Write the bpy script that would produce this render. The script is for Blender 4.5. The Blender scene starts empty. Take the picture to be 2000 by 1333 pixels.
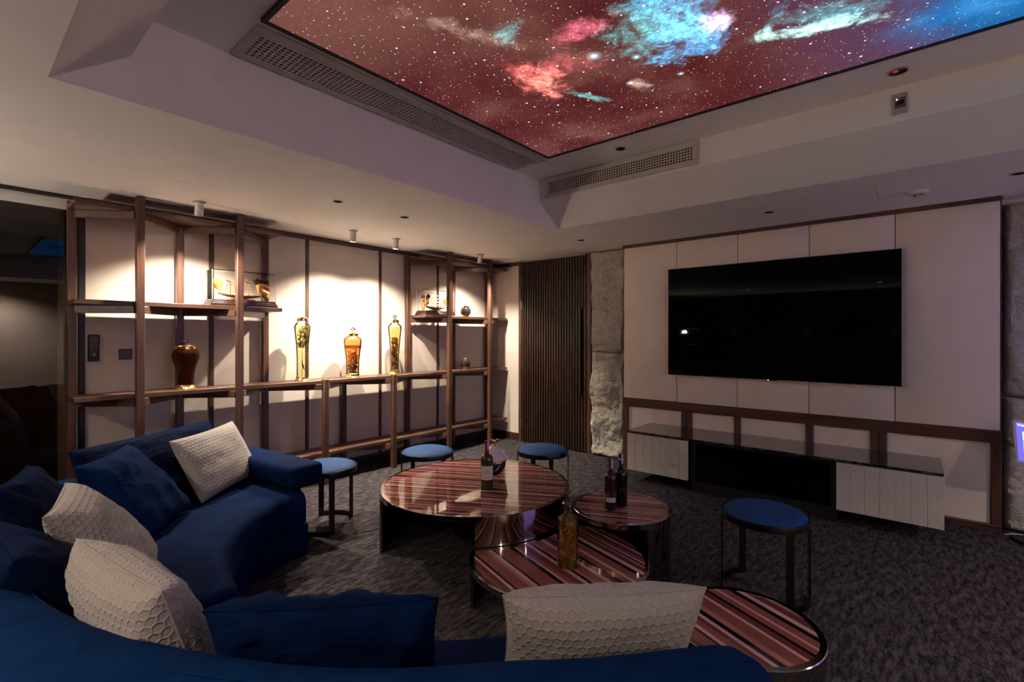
import bpy, bmesh, math, random
from mathutils import Vector, Matrix, noise

# ------------------------------------------------------------------ camera, world, exposure
scn = bpy.context.scene
COL = scn.collection
H_CAM = 1.452
cam_d = bpy.data.cameras.new('camera')
cam_d.sensor_width = 36.0
cam_d.lens = 942.82 / 2000 * 36
cam_d.shift_y = -(666.5 - 658.35) / 2000
cam_d.clip_start = 0.02
cam = bpy.data.objects.new('camera', cam_d)
COL.objects.link(cam)
cam.matrix_world = (Matrix.Translation((0, 0, H_CAM))
                    @ Matrix.Rotation(math.radians(40.286 - 90), 4, 'Z')
                    @ Matrix.Rotation(math.pi / 2, 4, 'X')
                    @ Matrix.Rotation(0.0012, 4, 'Z'))
scn.camera = cam

world = bpy.data.worlds.new('world')
scn.world = world
world.use_nodes = True
world.node_tree.nodes['Background'].inputs[0].default_value = (0.02, 0.018, 0.03, 1)
world.node_tree.nodes['Background'].inputs[1].default_value = 0.3

scn.view_settings.view_transform = 'Standard'
scn.view_settings.look = 'None'
scn.view_settings.gamma = 1
scn.view_settings.use_curve_mapping = False
scn.view_settings.exposure = 1.52
scn.cycles.use_denoising = True
scn.cycles.max_bounces = 8
scn.cycles.diffuse_bounces = 4
scn.cycles.glossy_bounces = 3
scn.cycles.use_adaptive_sampling = True
scn.cycles.adaptive_threshold = 0.08
scn.cycles.adaptive_min_samples = 24
scn.cycles.transparent_max_bounces = 24
scn.cycles.sample_clamp_indirect = 6
scn.cycles.caustics_reflective = False
scn.cycles.caustics_refractive = False

SPOT_W = 80.0            # each of the four shelf spotlights
SPOT_COL = (1.0, 0.87, 0.70)
FILL_REAR_W = 310.0           # each fill downlight added in the room behind the camera
FILL_COL = (1.0, 0.82, 0.67)
FILL_PANEL_STRENGTH = 1.1     # violet panel added on the rear wall as fill light
NEON_STRENGTH = 3.0
FILL_SCONCE_W = 22.0
FILL_UPLIGHTER_W = 36.0           # unseen uplighter added as fill beside the glass door         # sconces added as warm fill on the wall behind the camera     # violet strips of the bar behind the camera
PRINT_STRENGTH = 0.41     # backlit ceiling print


def spot_lamp(name, loc, target, watts, col, angle, blend, radius):
    l = bpy.data.lights.new(name, 'SPOT')
    l.energy = watts
    l.color = col
    l.spot_size = math.radians(angle)
    l.spot_blend = blend
    l.shadow_soft_size = radius
    o = bpy.data.objects.new(name, l)
    COL.objects.link(o)
    o.location = loc
    d = Vector(target) - Vector(loc)
    o.rotation_euler = d.to_track_quat('-Z', 'Y').to_euler()
    return o


# ------------------------------------------------------------------ helpers: objects
def thing(name, loc, label, cat, group=None):
    o = bpy.data.objects.new(name, None)
    COL.objects.link(o)
    o.location = loc
    o.empty_display_size = 0.1
    return tag(o, label, cat, group)


def tag(o, label, cat, group=None):
    o['label'] = label
    o['category'] = cat
    if group:
        o['group'] = group
    return o


def root_of(o):
    while o.parent:
        o = o.parent
    return o


def smooth(bm, ang=40):
    bm.normal_update()
    lim = math.radians(ang)
    for f in bm.faces:
        f.smooth = True
    for e in bm.edges:
        if len(e.link_faces) == 2:
            e.smooth = e.calc_face_angle(0) < lim
        else:
            e.smooth = True


def obj(name, bm, mat, parent=None, label=None, kind=None, ang=40, sm=True):
    """bm in world coordinates -> one mesh object; a child keeps its thing's origin."""
    if sm:
        smooth(bm, ang)
    if parent is None:
        if bm.verts:
            xs = [v.co.x for v in bm.verts]; ys = [v.co.y for v in bm.verts]; zs = [v.co.z for v in bm.verts]
            org = Vector(((min(xs) + max(xs)) / 2, (min(ys) + max(ys)) / 2, min(zs)))
        else:
            org = Vector((0, 0, 0))
    else:
        org = root_of(parent).location.copy()
    bmesh.ops.translate(bm, verts=bm.verts, vec=-org)
    me = bpy.data.meshes.new(name)
    bm.to_mesh(me)
    bm.free()
    me.materials.append(mat)
    o = bpy.data.objects.new(name, me)
    COL.objects.link(o)
    if parent is None:
        o.location = org
    else:
        o.parent = parent
    if label:
        o['label'] = label
    if kind:
        o['kind'] = kind
    return o


def copy_at(src, delta):
    """copy of a part, sharing its mesh, moved by delta"""
    c = src.copy()
    COL.objects.link(c)
    c.parent = src.parent
    c.location = src.location + Vector(delta)
    return c


def structure(o):
    o['kind'] = 'structure'
    return o


# ------------------------------------------------------------------ helpers: shapes
def bx(lo, hi, bevel=0.0, seg=1, bm=None):
    new = bm is None
    b = bmesh.new()
    x0, y0, z0 = lo
    x1, y1, z1 = hi
    vs = [b.verts.new(p) for p in ((x0, y0, z0), (x1, y0, z0), (x1, y1, z0), (x0, y1, z0),
                                   (x0, y0, z1), (x1, y0, z1), (x1, y1, z1), (x0, y1, z1))]
    for f in ((3, 2, 1, 0), (4, 5, 6, 7), (0, 1, 5, 4), (1, 2, 6, 5), (2, 3, 7, 6), (3, 0, 4, 7)):
        b.faces.new([vs[i] for i in f])
    if bevel > 0:
        bmesh.ops.bevel(b, geom=b.edges[:], offset=bevel, segments=seg, profile=0.5, affect='EDGES')
    if new:
        return b
    return merge(bm, b)


def merge(bm, b):
    m = {}
    for v in b.verts:
        m[v] = bm.verts.new(v.co)
    for f in b.faces:
        try:
            bm.faces.new([m[v] for v in f.verts])
        except ValueError:
            pass
    b.free()
    return bm


def bar(p, q, w, h, bevel=0.002, up=(0, 0, 1)):
    """rectangular bar from p to q, w across, h along up"""
    p = Vector(p); q = Vector(q)
    d = (q - p)
    L = d.length
    d.normalize()
    up = Vector(up)
    s = d.cross(up)
    if s.length < 1e-6:
        s = Vector((1, 0, 0))
    s.normalize()
    u = s.cross(d)
    b = bx((0, -w / 2, -h / 2), (L, w / 2, h / 2), bevel)
    M = Matrix((( d.x, s.x, u.x, p.x), (d.y, s.y, u.y, p.y), (d.z, s.z, u.z, p.z), (0, 0, 0, 1)))
    if M.to_3x3().determinant() < 0:
        M = M @ Matrix.Scale(-1, 4, (0, 1, 0))
        bmesh.ops.reverse_faces(b, faces=b.faces[:])
    bmesh.ops.transform(b, matrix=M, verts=b.verts)
    return b


def lathe(profile, center, seg=40, bm=None, axis=None, z0=0):
    """profile [(r, z)] bottom to top, closed at r = 0 ends"""
    b = bmesh.new()
    rings = []
    cx, cy, cz = center
    for r, z in profile:
        if r < 1e-6:
            rings.append([b.verts.new((cx, cy, cz + z))])
        else:
            rings.append([b.verts.new((cx + r * math.cos(2 * math.pi * i / seg), cy + r * math.sin(2 * math.pi * i / seg), cz + z)) for i in range(seg)])
    for A, B in zip(rings, rings[1:]):
        for i in range(seg):
            j = (i + 1) % seg
            if len(A) == 1 and len(B) == 1:
                continue
            if len(A) == 1:
                b.faces.new((A[0], B[j], B[i]))
            elif len(B) == 1:
                b.faces.new((A[i], A[j], B[0]))
            else:
                b.faces.new((A[i], A[j], B[j], B[i]))
    if axis is not None:
        q = Vector((0, 0, 1)).rotation_difference(Vector(axis)).to_matrix().to_4x4()
        c = Vector(center)
        bmesh.ops.transform(b, matrix=Matrix.Translation(c) @ q @ Matrix.Translation(-c), verts=b.verts)
    if bm is None:
        return b
    return merge(bm, b)


def tube(path, r, seg=8, closed=False, bm=None):
    b = bmesh.new()
    P = [Vector(p) for p in path]
    n = len(P)
    rr = r if isinstance(r, (list, tuple)) else [r] * n
    rings = []
    nrm = None
    for i in range(n):
        if closed:
            t = P[(i + 1) % n] - P[i - 1]
        else:
            t = P[min(i + 1, n - 1)] - P[max(i - 1, 0)]
        t.normalize()
        if nrm is None:
            nrm = t.orthogonal().normalized()
        else:
            nrm = (nrm - t * nrm.dot(t))
            if nrm.length < 1e-6:
                nrm = t.orthogonal()
            nrm.normalize()
        bi = t.cross(nrm)
        rings.append([b.verts.new(P[i] + (nrm * math.cos(2 * math.pi * k / seg) + bi * math.sin(2 * math.pi * k / seg)) * rr[i]) for k in range(seg)])
    pairs = list(zip(rings, rings[1:]))
    if closed:
        pairs.append((rings[-1], rings[0]))
    for A, B in pairs:
        for k in range(seg):
            b.faces.new((A[k], A[(k + 1) % seg], B[(k + 1) % seg], B[k]))
    if not closed:
        b.faces.new(rings[0][::-1])
        b.faces.new(rings[-1])
    if bm is None:
        return b
    return merge(bm, b)


def arc_shell(c, R, th, a0, a1, z0, z1, seg=48, bm=None):
    """vertical curved plate, outer radius R, between azimuths a0 < a1 (degrees)"""
    b = bmesh.new()
    rows = []
    for i in range(seg + 1):
        a = math.radians(a0 + (a1 - a0) * i / seg)
        ca, sa = math.cos(a), math.sin(a)
        rows.append([b.verts.new((c[0] + r * ca, c[1] + r * sa, z)) for r, z in ((R, z0), (R, z1), (R - th, z1), (R - th, z0))])
    for A, B in zip(rows, rows[1:]):
        for k in range(4):
            l = (k + 1) % 4
            b.faces.new((A[k], B[k], B[l], A[l]))
    b.faces.new(rows[0])
    b.faces.new(rows[-1][::-1])
    if bm is None:
        return b
    return merge(bm, b)


def prism(outline, z0, z1, bevel=0.0):
    b = bmesh.new()
    lo = [b.verts.new((x, y, z0)) for x, y in outline]
    hi = [b.verts.new((x, y, z1)) for x, y in outline]
    n = len(outline)
    b.faces.new(lo[::-1])
    b.faces.new(hi)
    for i in range(n):
        j = (i + 1) % n
        b.faces.new((lo[i], lo[j], hi[j], hi[i]))
    bmesh.ops.recalc_face_normals(b, faces=b.faces[:])
    return b


def rrect(o0, o1, z0, z1, r, n=5):
    """rounded rectangle profile, counter-clockwise, r = radius or 4 radii (bl, br, tr, tl)"""
    if not isinstance(r, (list, tuple)):
        r = [r] * 4
    pts = []
    cs = ((o0 + r[0], z0 + r[0], 180, r[0]), (o1 - r[1], z0 + r[1], 270, r[1]), (o1 - r[2], z1 - r[2], 0, r[2]), (o0 + r[3], z1 - r[3], 90, r[3]))
    for cx, cz, a, rad in cs:
        for i in range(n + 1):
            t = math.radians(a + 90 * i / n)
            pts.append((cx + rad * math.cos(t), cz + rad * math.sin(t)))
    return pts


def catmull(pts, per=8):
    P = [Vector(p) for p in pts]
    P = [P[0] * 2 - P[1]] + P + [P[-1] * 2 - P[-2]]
    out = []
    for i in range(1, len(P) - 2):
        for k in range(per):
            t = k / per
            a, b, c, d = P[i - 1:i + 3]
            out.append(0.5 * ((2 * b) + (c - a) * t + (2 * a - 5 * b + 4 * c - d) * t * t + (3 * b - a - 3 * c + d) * t ** 3))
    out.append(P[-2])
    return out


def sweep(path, profile, wob=0.0, seed=0, end_round=0.0):
    """profile (offset outward, z) swept along a plan path; the outward side lies to the left of travel"""
    b = bmesh.new()
    n = len(path)
    rows = []
    cen_o = sum(p[0] for p in profile) / len(profile)
    cen_z = sum(p[1] for p in profile) / len(profile)
    # arc length
    s = [0]
    for i in range(1, n):
        s.append(s[-1] + (path[i] - path[i - 1]).length)
    for i in range(n):
        t = (path[min(i + 1, n - 1)] - path[max(i - 1, 0)]).normalized()
        nx, ny = -t.y, t.x
        sc = 1.0
        if end_round > 0:
            d = min(s[i], s[-1] - s[i])
            if d < end_round:
                k = d / end_round
                sc = 1 - 0.16 * (1 - math.sqrt(max(0, 1 - (1 - k) ** 2)))
        row = []
        for o, z in profile:
            oo = cen_o + (o - cen_o) * sc
            zz = cen_z + (z - cen_z) * sc if sc < 1 else z
            w = wob * noise.noise(Vector((s[i] * 3.0 + seed, o * 6, z * 6)))
            row.append(b.verts.new((path[i].x + nx * (oo + w), path[i].y + ny * (oo + w), zz + w)))
        rows.append(row)
    m = len(profile)
    for A, B in zip(rows, rows[1:]):
        for k in range(m):
            l = (k + 1) % m
            b.faces.new((A[k], A[l], B[l], B[k]))
    b.faces.new(rows[0][::-1])
    b.faces.new(rows[-1])
    bmesh.ops.recalc_face_normals(b, faces=b.faces[:])
    return b


# ------------------------------------------------------------------ materials
def mat(name):
    m = bpy.data.materials.new(name)
    m.use_nodes = True
    return m, m.node_tree, m.node_tree.nodes['Principled BSDF']


def N(nt, typ, **kw):
    n = nt.nodes.new(typ)
    for k, v in kw.items():
        setattr(n, k, v)
    return n


def ramp(nt, fac, stops):
    r = N(nt, 'ShaderNodeValToRGB')
    el = r.color_ramp.elements
    while len(el) < len(stops):
        el.new(0.5)
    for e, (p, c) in zip(el, stops):
        e.position = p
        e.color = (c[0], c[1], c[2], 1) if len(c) == 3 else c
    nt.links.new(fac, r.inputs[0])
    return r


def math_n(nt, op, a, b=None, c=None):
    n = N(nt, 'ShaderNodeMath', operation=op)
    for i, v in enumerate((a, b, c)):
        if v is None:
            continue
        if isinstance(v, (int, float)):
            n.inputs[i].default_value = v
        else:
            nt.links.new(v, n.inputs[i])
    return n.outputs[0]


def vmath(nt, op, a, b=None, scale=None):
    n = N(nt, 'ShaderNodeVectorMath', operation=op)
    for i, v in enumerate((a, b)):
        if v is None:
            continue
        if isinstance(v, (tuple, list)):
            n.inputs[i].default_value = v
        else:
            nt.links.new(v, n.inputs[i])
    if scale is not None:
        n.inputs['Scale'].default_value = scale
    return n.outputs['Value'] if op in ('LENGTH', 'DOT_PRODUCT', 'DISTANCE') else n.outputs[0]


def bump(nt, bsdf, height, strength, dist=0.01):
    b = N(nt, 'ShaderNodeBump')
    b.inputs['Strength'].default_value = strength
    b.inputs['Distance'].default_value = dist
    nt.links.new(height, b.inputs['Height'])
    nt.links.new(b.outputs[0], bsdf.inputs['Normal'])
    return b


def simple(name, col, rough=0.5, metal=0.0, nscale=0, namt=0.0, spec=0.5, bumps=0.0):
    m, nt, p = mat(name)
    p.inputs['Roughness'].default_value = rough
    p.inputs['Metallic'].default_value = metal
    p.inputs['Specular IOR Level'].default_value = spec
    tc = N(nt, 'ShaderNodeTexCoord')
    nz = N(nt, 'ShaderNodeTexNoise')
    nz.inputs['Scale'].default_value = nscale or 12
    nz.inputs['Detail'].default_value = 1
    nt.links.new(tc.outputs['Object'], nz.inputs['Vector'])
    a = namt or 0.04
    r = ramp(nt, nz.outputs[0], [(0.3, [c * (1 - a) for c in col]), (0.7, [min(1, c * (1 + a)) for c in col])])
    nt.links.new(r.outputs[0], p.inputs['Base Color'])
    if bumps:
        bump(nt, p, nz.outputs[0], bumps, 0.004)
    return m


def wood(name, axis, light=(0.125, 0.058, 0.036), dark=(0.048, 0.020, 0.013), rough=0.38):
    m, nt, p = mat(name)
    tc = N(nt, 'ShaderNodeTexCoord')
    mp = N(nt, 'ShaderNodeMapping')
    sc = [22.0, 22.0, 22.0]
    sc[axis] = 1.3
    mp.inputs['Scale'].default_value = sc
    nt.links.new(tc.outputs['Object'], mp.inputs['Vector'])
    oi = N(nt, 'ShaderNodeObjectInfo')
    off = N(nt, 'ShaderNodeVectorMath', operation='SCALE')
    cmb = N(nt, 'ShaderNodeCombineXYZ')
    for i in range(3):
        nt.links.new(oi.outputs['Random'], cmb.inputs[i])
    nt.links.new(cmb.outputs[0], off.inputs[0])
    off.inputs['Scale'].default_value = 37.0
    v = vmath(nt, 'ADD', mp.outputs[0], off.outputs[0])
    n1 = N(nt, 'ShaderNodeTexNoise')
    n1.inputs['Scale'].default_value = 1.0
    n1.inputs['Detail'].default_value = 6
    n1.inputs['Distortion'].default_value = 0.6
    nt.links.new(v, n1.inputs['Vector'])
    n2 = N(nt, 'ShaderNodeTexNoise')
    n2.inputs['Scale'].default_value = 6.0
    n2.inputs['Detail'].default_value = 3
    nt.links.new(v, n2.inputs['Vector'])
    mx = math_n(nt, 'MULTIPLY_ADD', n2.outputs[0], 0.35, math_n(nt, 'MULTIPLY', n1.outputs[0], 0.75))
    r = ramp(nt, mx, [(0.36, dark), (0.52, [(a + b) / 2 for a, b in zip(light, dark)]), (0.66, light)])
    nt.links.new(r.outputs[0], p.inputs['Base Color'])
    p.inputs['Roughness'].default_value = rough
    bump(nt, p, mx, 0.15, 0.002)
    return m


def fabric(name, col, scale=420, rough=0.85, sheen=0.25, streak=(1, 1, 1), amt=0.16, bs=0.25):
    m, nt, p = mat(name)
    tc = N(nt, 'ShaderNodeTexCoord')
    mp = N(nt, 'ShaderNodeMapping')
    mp.inputs['Scale'].default_value = streak
    nt.links.new(tc.outputs['Object'], mp.inputs['Vector'])
    a = N(nt, 'ShaderNodeTexNoise')
    a.inputs['Scale'].default_value = scale
    a.inputs['Detail'].default_value = 0
    nt.links.new(mp.outputs[0], a.inputs['Vector'])
    b = N(nt, 'ShaderNodeTexNoise')
    b.inputs['Scale'].default_value = 5
    b.inputs['Detail'].default_value = 2
    nt.links.new(mp.outputs[0], b.inputs['Vector'])
    mx = math_n(nt, 'MULTIPLY_ADD', a.outputs[0], 0.5, math_n(nt, 'MULTIPLY', b.outputs[0], 0.5))
    r = ramp(nt, mx, [(0.3, [c * (1 - amt) for c in col]), (0.7, [min(1, c * (1 + amt)) for c in col])])
    nt.links.new(r.outputs[0], p.inputs['Base Color'])
    p.inputs['Roughness'].default_value = rough
    p.inputs['Sheen Weight'].default_value = sheen
    p.inputs['Specular IOR Level'].default_value = 0.2
    bump(nt, p, a.outputs[0], bs, 0.002)
    return m


def velvet(name, col, crease=0.35, sheen=0.6, sc=(1, 1, 1), tint=(0.1, 0.3, 0.9)):
    m, nt, p = mat(name)
    tc = N(nt, 'ShaderNodeTexCoord')
    mp = N(nt, 'ShaderNodeMapping')
    mp.inputs['Scale'].default_value = sc
    nt.links.new(tc.outputs['Object'], mp.inputs['Vector'])
    a = N(nt, 'ShaderNodeTexNoise')
    a.inputs['Scale'].default_value = 7
    a.inputs['Detail'].default_value = 6
    a.inputs['Distortion'].default_value = 0.8
    nt.links.new(mp.outputs[0], a.inputs['Vector'])
    b = N(nt, 'ShaderNodeTexNoise')
    b.inputs['Scale'].default_value = 120
    b.inputs['Detail'].default_value = 3
    nt.links.new(mp.outputs[0], b.inputs['Vector'])
    r = ramp(nt, a.outputs[0], [(0.3, [c * 0.7 for c in col]), (0.7, [c * 1.3 for c in col])])
    nt.links.new(r.outputs[0], p.inputs['Base Color'])
    p.inputs['Roughness'].default_value = 0.8
    p.inputs['Specular IOR Level'].default_value = 0.04
    p.inputs['Sheen Weight'].default_value = sheen * 0.25
    p.inputs['Sheen Roughness'].default_value = 0.4
    p.inputs['Sheen Tint'].default_value = (*tint, 1)
    h = math_n(nt, 'MULTIPLY_ADD', b.outputs[0], 0.12, a.outputs[0])
    bump(nt, p, h, crease, 0.02)
    return m


def hexcloth(name, col, cell=0.028, uv='UVMap', depth=0.006, strength=0.7, rough=0.7, sheen=0.2, dark=0.6):
    """fabric with quilted hexagon relief in UV space measured in metres"""
    m, nt, p = mat(name)
    u = N(nt, 'ShaderNodeUVMap')
    u.uv_map = uv
    s3 = math.sqrt(3)
    q = vmath(nt, 'MULTIPLY', u.outputs[0], (1 / cell, 1 / cell, 0))
    def cellvec(offset):
        a = vmath(nt, 'ADD', q, offset)
        a = vmath(nt, 'DIVIDE', a, (1, s3, 1))
        a = vmath(nt, 'FRACTION', a)
        a = vmath(nt, 'SUBTRACT', a, (0.5, 0.5, 0))
        a = vmath(nt, 'MULTIPLY', a, (1, s3, 0))
        return vmath(nt, 'ABSOLUTE', a)
    def hexdist(a):
        d1 = vmath(nt, 'DOT_PRODUCT', a, (0.5, s3 / 2, 0))
        sx = N(nt, 'ShaderNodeSeparateXYZ')
        nt.links.new(a, sx.inputs[0])
        return math_n(nt, 'MAXIMUM', d1, sx.outputs[0])
    h = math_n(nt, 'MINIMUM', hexdist(cellvec((0, 0, 0))), hexdist(cellvec((0.5, s3 / 2, 0))))
    # h: 0 at the cell centre .. 0.5 at the walls
    mr = N(nt, 'ShaderNodeMapRange', interpolation_type='SMOOTHSTEP')
    mr.inputs['From Min'].default_value = 0.30
    mr.inputs['From Max'].default_value = 0.47
    nt.links.new(h, mr.inputs['Value'])
    nz = N(nt, 'ShaderNodeTexNoise')
    nz.inputs['Scale'].default_value = 500
    nt.links.new(u.outputs[0], nz.inputs['Vector'])
    mixc = N(nt, 'ShaderNodeMix', data_type='RGBA')
    mixc.inputs['A'].default_value = (*[c * (dark + (1 - dark) * 0.7) for c in col], 1)
    mixc.inputs['B'].default_value = (*col, 1)
    nt.links.new(mr.outputs[0], mixc.inputs['Factor'])
    nt.links.new(mixc.outputs['Result'], p.inputs['Base Color'])
    p.inputs['Roughness'].default_value = rough
    p.inputs['Sheen Weight'].default_value = sheen
    p.inputs['Specular IOR Level'].default_value = 0.25
    hh = math_n(nt, 'MULTIPLY_ADD', nz.outputs[0], 0.12, mr.outputs[0])
    bump(nt, p, hh, strength, depth)
    return m


def clear_glass(name, tint, rough=0.02, ior=1.45, gl=(1, 1, 1), body=0.0, body_col=None):
    m, nt, p = mat(name)
    nt.nodes.remove(p)
    out = nt.nodes['Material Output']
    tr = N(nt, 'ShaderNodeBsdfTransparent')
    tr.inputs[0].default_value = (*tint, 1)
    g = N(nt, 'ShaderNodeBsdfGlossy')
    g.inputs['Color'].default_value = (*gl, 1)
    g.inputs['Roughness'].default_value = rough
    fr = N(nt, 'ShaderNodeFresnel')
    fr.inputs['IOR'].default_value = ior
    mx = N(nt, 'ShaderNodeMixShader')
    nt.links.new(fr.outputs[0], mx.inputs[0])
    src = tr.outputs[0]
    if body > 0:
        di = N(nt, 'ShaderNodeBsdfDiffuse')
        tl_ = N(nt, 'ShaderNodeBsdfTranslucent')
        for q in (di, tl_):
            q.inputs[0].default_value = (*(body_col or tint), 1)
        m1 = N(nt, 'ShaderNodeMixShader')
        m1.inputs[0].default_value = 0.5
        nt.links.new(di.outputs[0], m1.inputs[1])
        nt.links.new(tl_.outputs[0], m1.inputs[2])
        m2 = N(nt, 'ShaderNodeMixShader')
        m2.inputs[0].default_value = body
        nt.links.new(src, m2.inputs[1])
        nt.links.new(m1.outputs[0], m2.inputs[2])
        src = m2.outputs[0]
    nt.links.new(src, mx.inputs[1])
    nt.links.new(g.outputs[0], mx.inputs[2])
    nt.links.new(mx.outputs[0], out.inputs[0])
    return m


def emit(name, col, strength):
    m, nt, p = mat(name)
    p.inputs['Base Color'].default_value = (0.02, 0.02, 0.02, 1)
    p.inputs['Emission Color'].default_value = (*col, 1)
    p.inputs['Emission Strength'].default_value = strength
    return m


WALNUT_X = wood('walnut_grain_x', 0)
WALNUT_Y = wood('walnut_grain_y', 1)
WALNUT_Z = wood('walnut_grain_z', 2)
DARKWOOD = wood('dark_wood', 0, (0.06, 0.028, 0.02), (0.022, 0.011, 0.009), 0.3)
DOORWOOD = wood('door_slat_walnut', 2, (0.056, 0.026, 0.017), (0.018, 0.008, 0.006), 0.4)
PLASTER = simple('white_plaster', (0.90, 0.87, 0.82), 0.8, nscale=3, namt=0.015)
WALLCLOTH = fabric('cream_wall_cloth', (0.66, 0.575, 0.50), 700, amt=0.05, sheen=0.1, bs=0.1)
TVCLOTH = fabric('beige_tv_wall_cloth', (0.87, 0.76, 0.675), 700, amt=0.05, sheen=0.1, bs=0.1)
BLACK = simple('black_paint', (0.012, 0.011, 0.011), 0.5)
BLACKGLOSS = simple('black_gloss', (0.004, 0.004, 0.005), 0.08)
BRONZE = simple('dark_bronze_metal', (0.055, 0.047, 0.04), 0.28, 1.0)
BLACKCHROME = simple('black_chrome', (0.30, 0.26, 0.26), 0.06, 1.0, namt=0.02)
CHROME = simple('warm_chrome_rim', (0.36, 0.31, 0.27), 0.1, 1.0, namt=0.02)
GOLD = simple('polished_gold', (0.85, 0.58, 0.22), 0.18, 1.0)
WHITEPAINT = simple('white_lacquer', (0.72, 0.70, 0.66), 0.4)


def carpet():
    m, nt, p = mat('mottled_taupe_carpet')
    tc = N(nt, 'ShaderNodeTexCoord')
    mp = N(nt, 'ShaderNodeMapping')
    mp.inputs['Rotation'].default_value = (0, 0, math.radians(50))
    mp.inputs['Scale'].default_value = (1.0, 3.4, 1)
    nt.links.new(tc.outputs['Object'], mp.inputs['Vector'])
    a = N(nt, 'ShaderNodeTexNoise')
    a.inputs['Scale'].default_value = 11
    a.inputs['Detail'].default_value = 6
    a.inputs['Roughness'].default_value = 0.78
    nt.links.new(mp.outputs[0], a.inputs['Vector'])
    b = N(nt, 'ShaderNodeTexNoise')
    b.inputs['Scale'].default_value = 90
    b.inputs['Detail'].default_value = 3
    b.inputs['Roughness'].default_value = 0.8
    nt.links.new(mp.outputs[0], b.inputs['Vector'])
    mx = math_n(nt, 'MULTIPLY_ADD', b.outputs[0], 0.45, math_n(nt, 'MULTIPLY', a.outputs[0], 0.6))
    r = ramp(nt, mx, [(0.42, (0.007, 0.005, 0.006)), (0.5, (0.026, 0.021, 0.0245)), (0.59, (0.095, 0.082, 0.086))])
    nt.links.new(r.outputs[0], p.inputs['Base Color'])
    p.inputs['Roughness'].default_value = 0.95
    p.inputs['Specular IOR Level'].default_value = 0.03
    p.inputs['Sheen Weight'].default_value = 0.01
    bump(nt, p, b.outputs[0], 0.5, 0.006)
    return m


def stone_mat(name, c0, c1):
    m, nt, p = mat(name)
    tc = N(nt, 'ShaderNodeTexCoord')
    a = N(nt, 'ShaderNodeTexNoise')
    a.inputs['Scale'].default_value = 18
    a.inputs['Detail'].default_value = 10
    a.inputs['Roughness'].default_value = 0.7
    nt.links.new(tc.outputs['Object'], a.inputs['Vector'])
    b = N(nt, 'ShaderNodeTexVoronoi', feature='F1')
    b.inputs['Scale'].default_value = 55
    nt.links.new(tc.outputs['Object'], b.inputs['Vector'])
    r = ramp(nt, a.outputs[0], [(0.3, c0), (0.7, c1)])
    nt.links.new(r.outputs[0], p.inputs['Base Color'])
    p.inputs['Roughness'].default_value = 0.9
    h = math_n(nt, 'MULTIPLY_ADD', b.outputs[0], 0.3, a.outputs[0])
    bump(nt, p, h, 1.0, 0.02)
    return m


CARPET = carpet()
STONE = stone_mat('pale_split_stone', (0.46, 0.43, 0.36), (0.64, 0.60, 0.52))

# ------------------------------------------------------------------ the room
XD = 5.23        # door wall
XT = 5.083       # face of the television wall
YS = 4.842       # shelf wall
ZC = 2.5         # lower ceiling
ZR = 2.9         # raised ceiling
XB, YB = -2.8, -3.6   # far ends of the room behind the camera

structure(obj('floor', bx((XB - 0.1, YB - 0.1, -0.1), (XD + 0.3, 6.4, 0)), CARPET))


def ceiling():
    b = bmesh.new()
    cx0, cx1, cy0, cy1 = 0.274, 3.879, -2.55, 2.693
    ux0, ux1 = 0.54, 3.57
    zs = 2.70
    def quad(*p):
        b.faces.new([b.verts.new(q) for q in p])
    X0, X1, Y0, Y1 = XB - 0.1, XD + 0.3, YB - 0.1, 6.4
    for (a, c, d, e) in ((X0, Y0, X1, cy0), (X0, cy1, X1, Y1), (X0, cy0, cx0, cy1), (cx1, cy0, X1, cy1)):
        quad((a, c, ZC), (a, e, ZC), (d, e, ZC), (d, c, ZC))
    # sloped then upright sides across X
    quad((cx1, cy0, ZC), (cx1, cy1, ZC), (ux1, cy1, zs), (ux1, cy0, zs))
    quad((ux1, cy0, zs), (ux1, cy1, zs), (ux1, cy1, ZR), (ux1, cy0, ZR))
    quad((cx0, cy0, ZC), (ux0, cy0, zs), (ux0, cy1, zs), (cx0, cy1, ZC))
    quad((ux0, cy0, zs), (ux0, cy0, ZR), (ux0, cy1, ZR), (ux0, cy1, zs))
    # upright sides across Y
    for y in (cy0, cy1):
        p = [(cx0, y, ZC), (cx1, y, ZC), (ux1, y, zs), (ux1, y, ZR), (ux0, y, ZR), (ux0, y, zs)]
        quad(*(p if y == cy1 else p[::-1]))
    quad((ux0, cy0, ZR), (ux0, cy1, ZR), (ux1, cy1, ZR), (ux1, cy0, ZR))
    # closed back above, so that the ceiling has thickness
    quad((X0, Y0, 3.05), (X1, Y0, 3.05), (X1, Y1, 3.05), (X0, Y1, 3.05))
    for p, q in (((X0, Y0), (X1, Y0)), ((X1, Y0), (X1, Y1)), ((X1, Y1), (X0, Y1)), ((X0, Y1), (X0, Y0))):
        quad((*p, ZC), (*q, ZC), (*q, 3.05), (*p, 3.05))
    bmesh.ops.remove_doubles(b, verts=b.verts[:], dist=1e-4)
    bmesh.ops.recalc_face_normals(b, faces=b.faces[:])
    return b


structure(obj('ceiling', ceiling(), PLASTER, sm=False))

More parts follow.
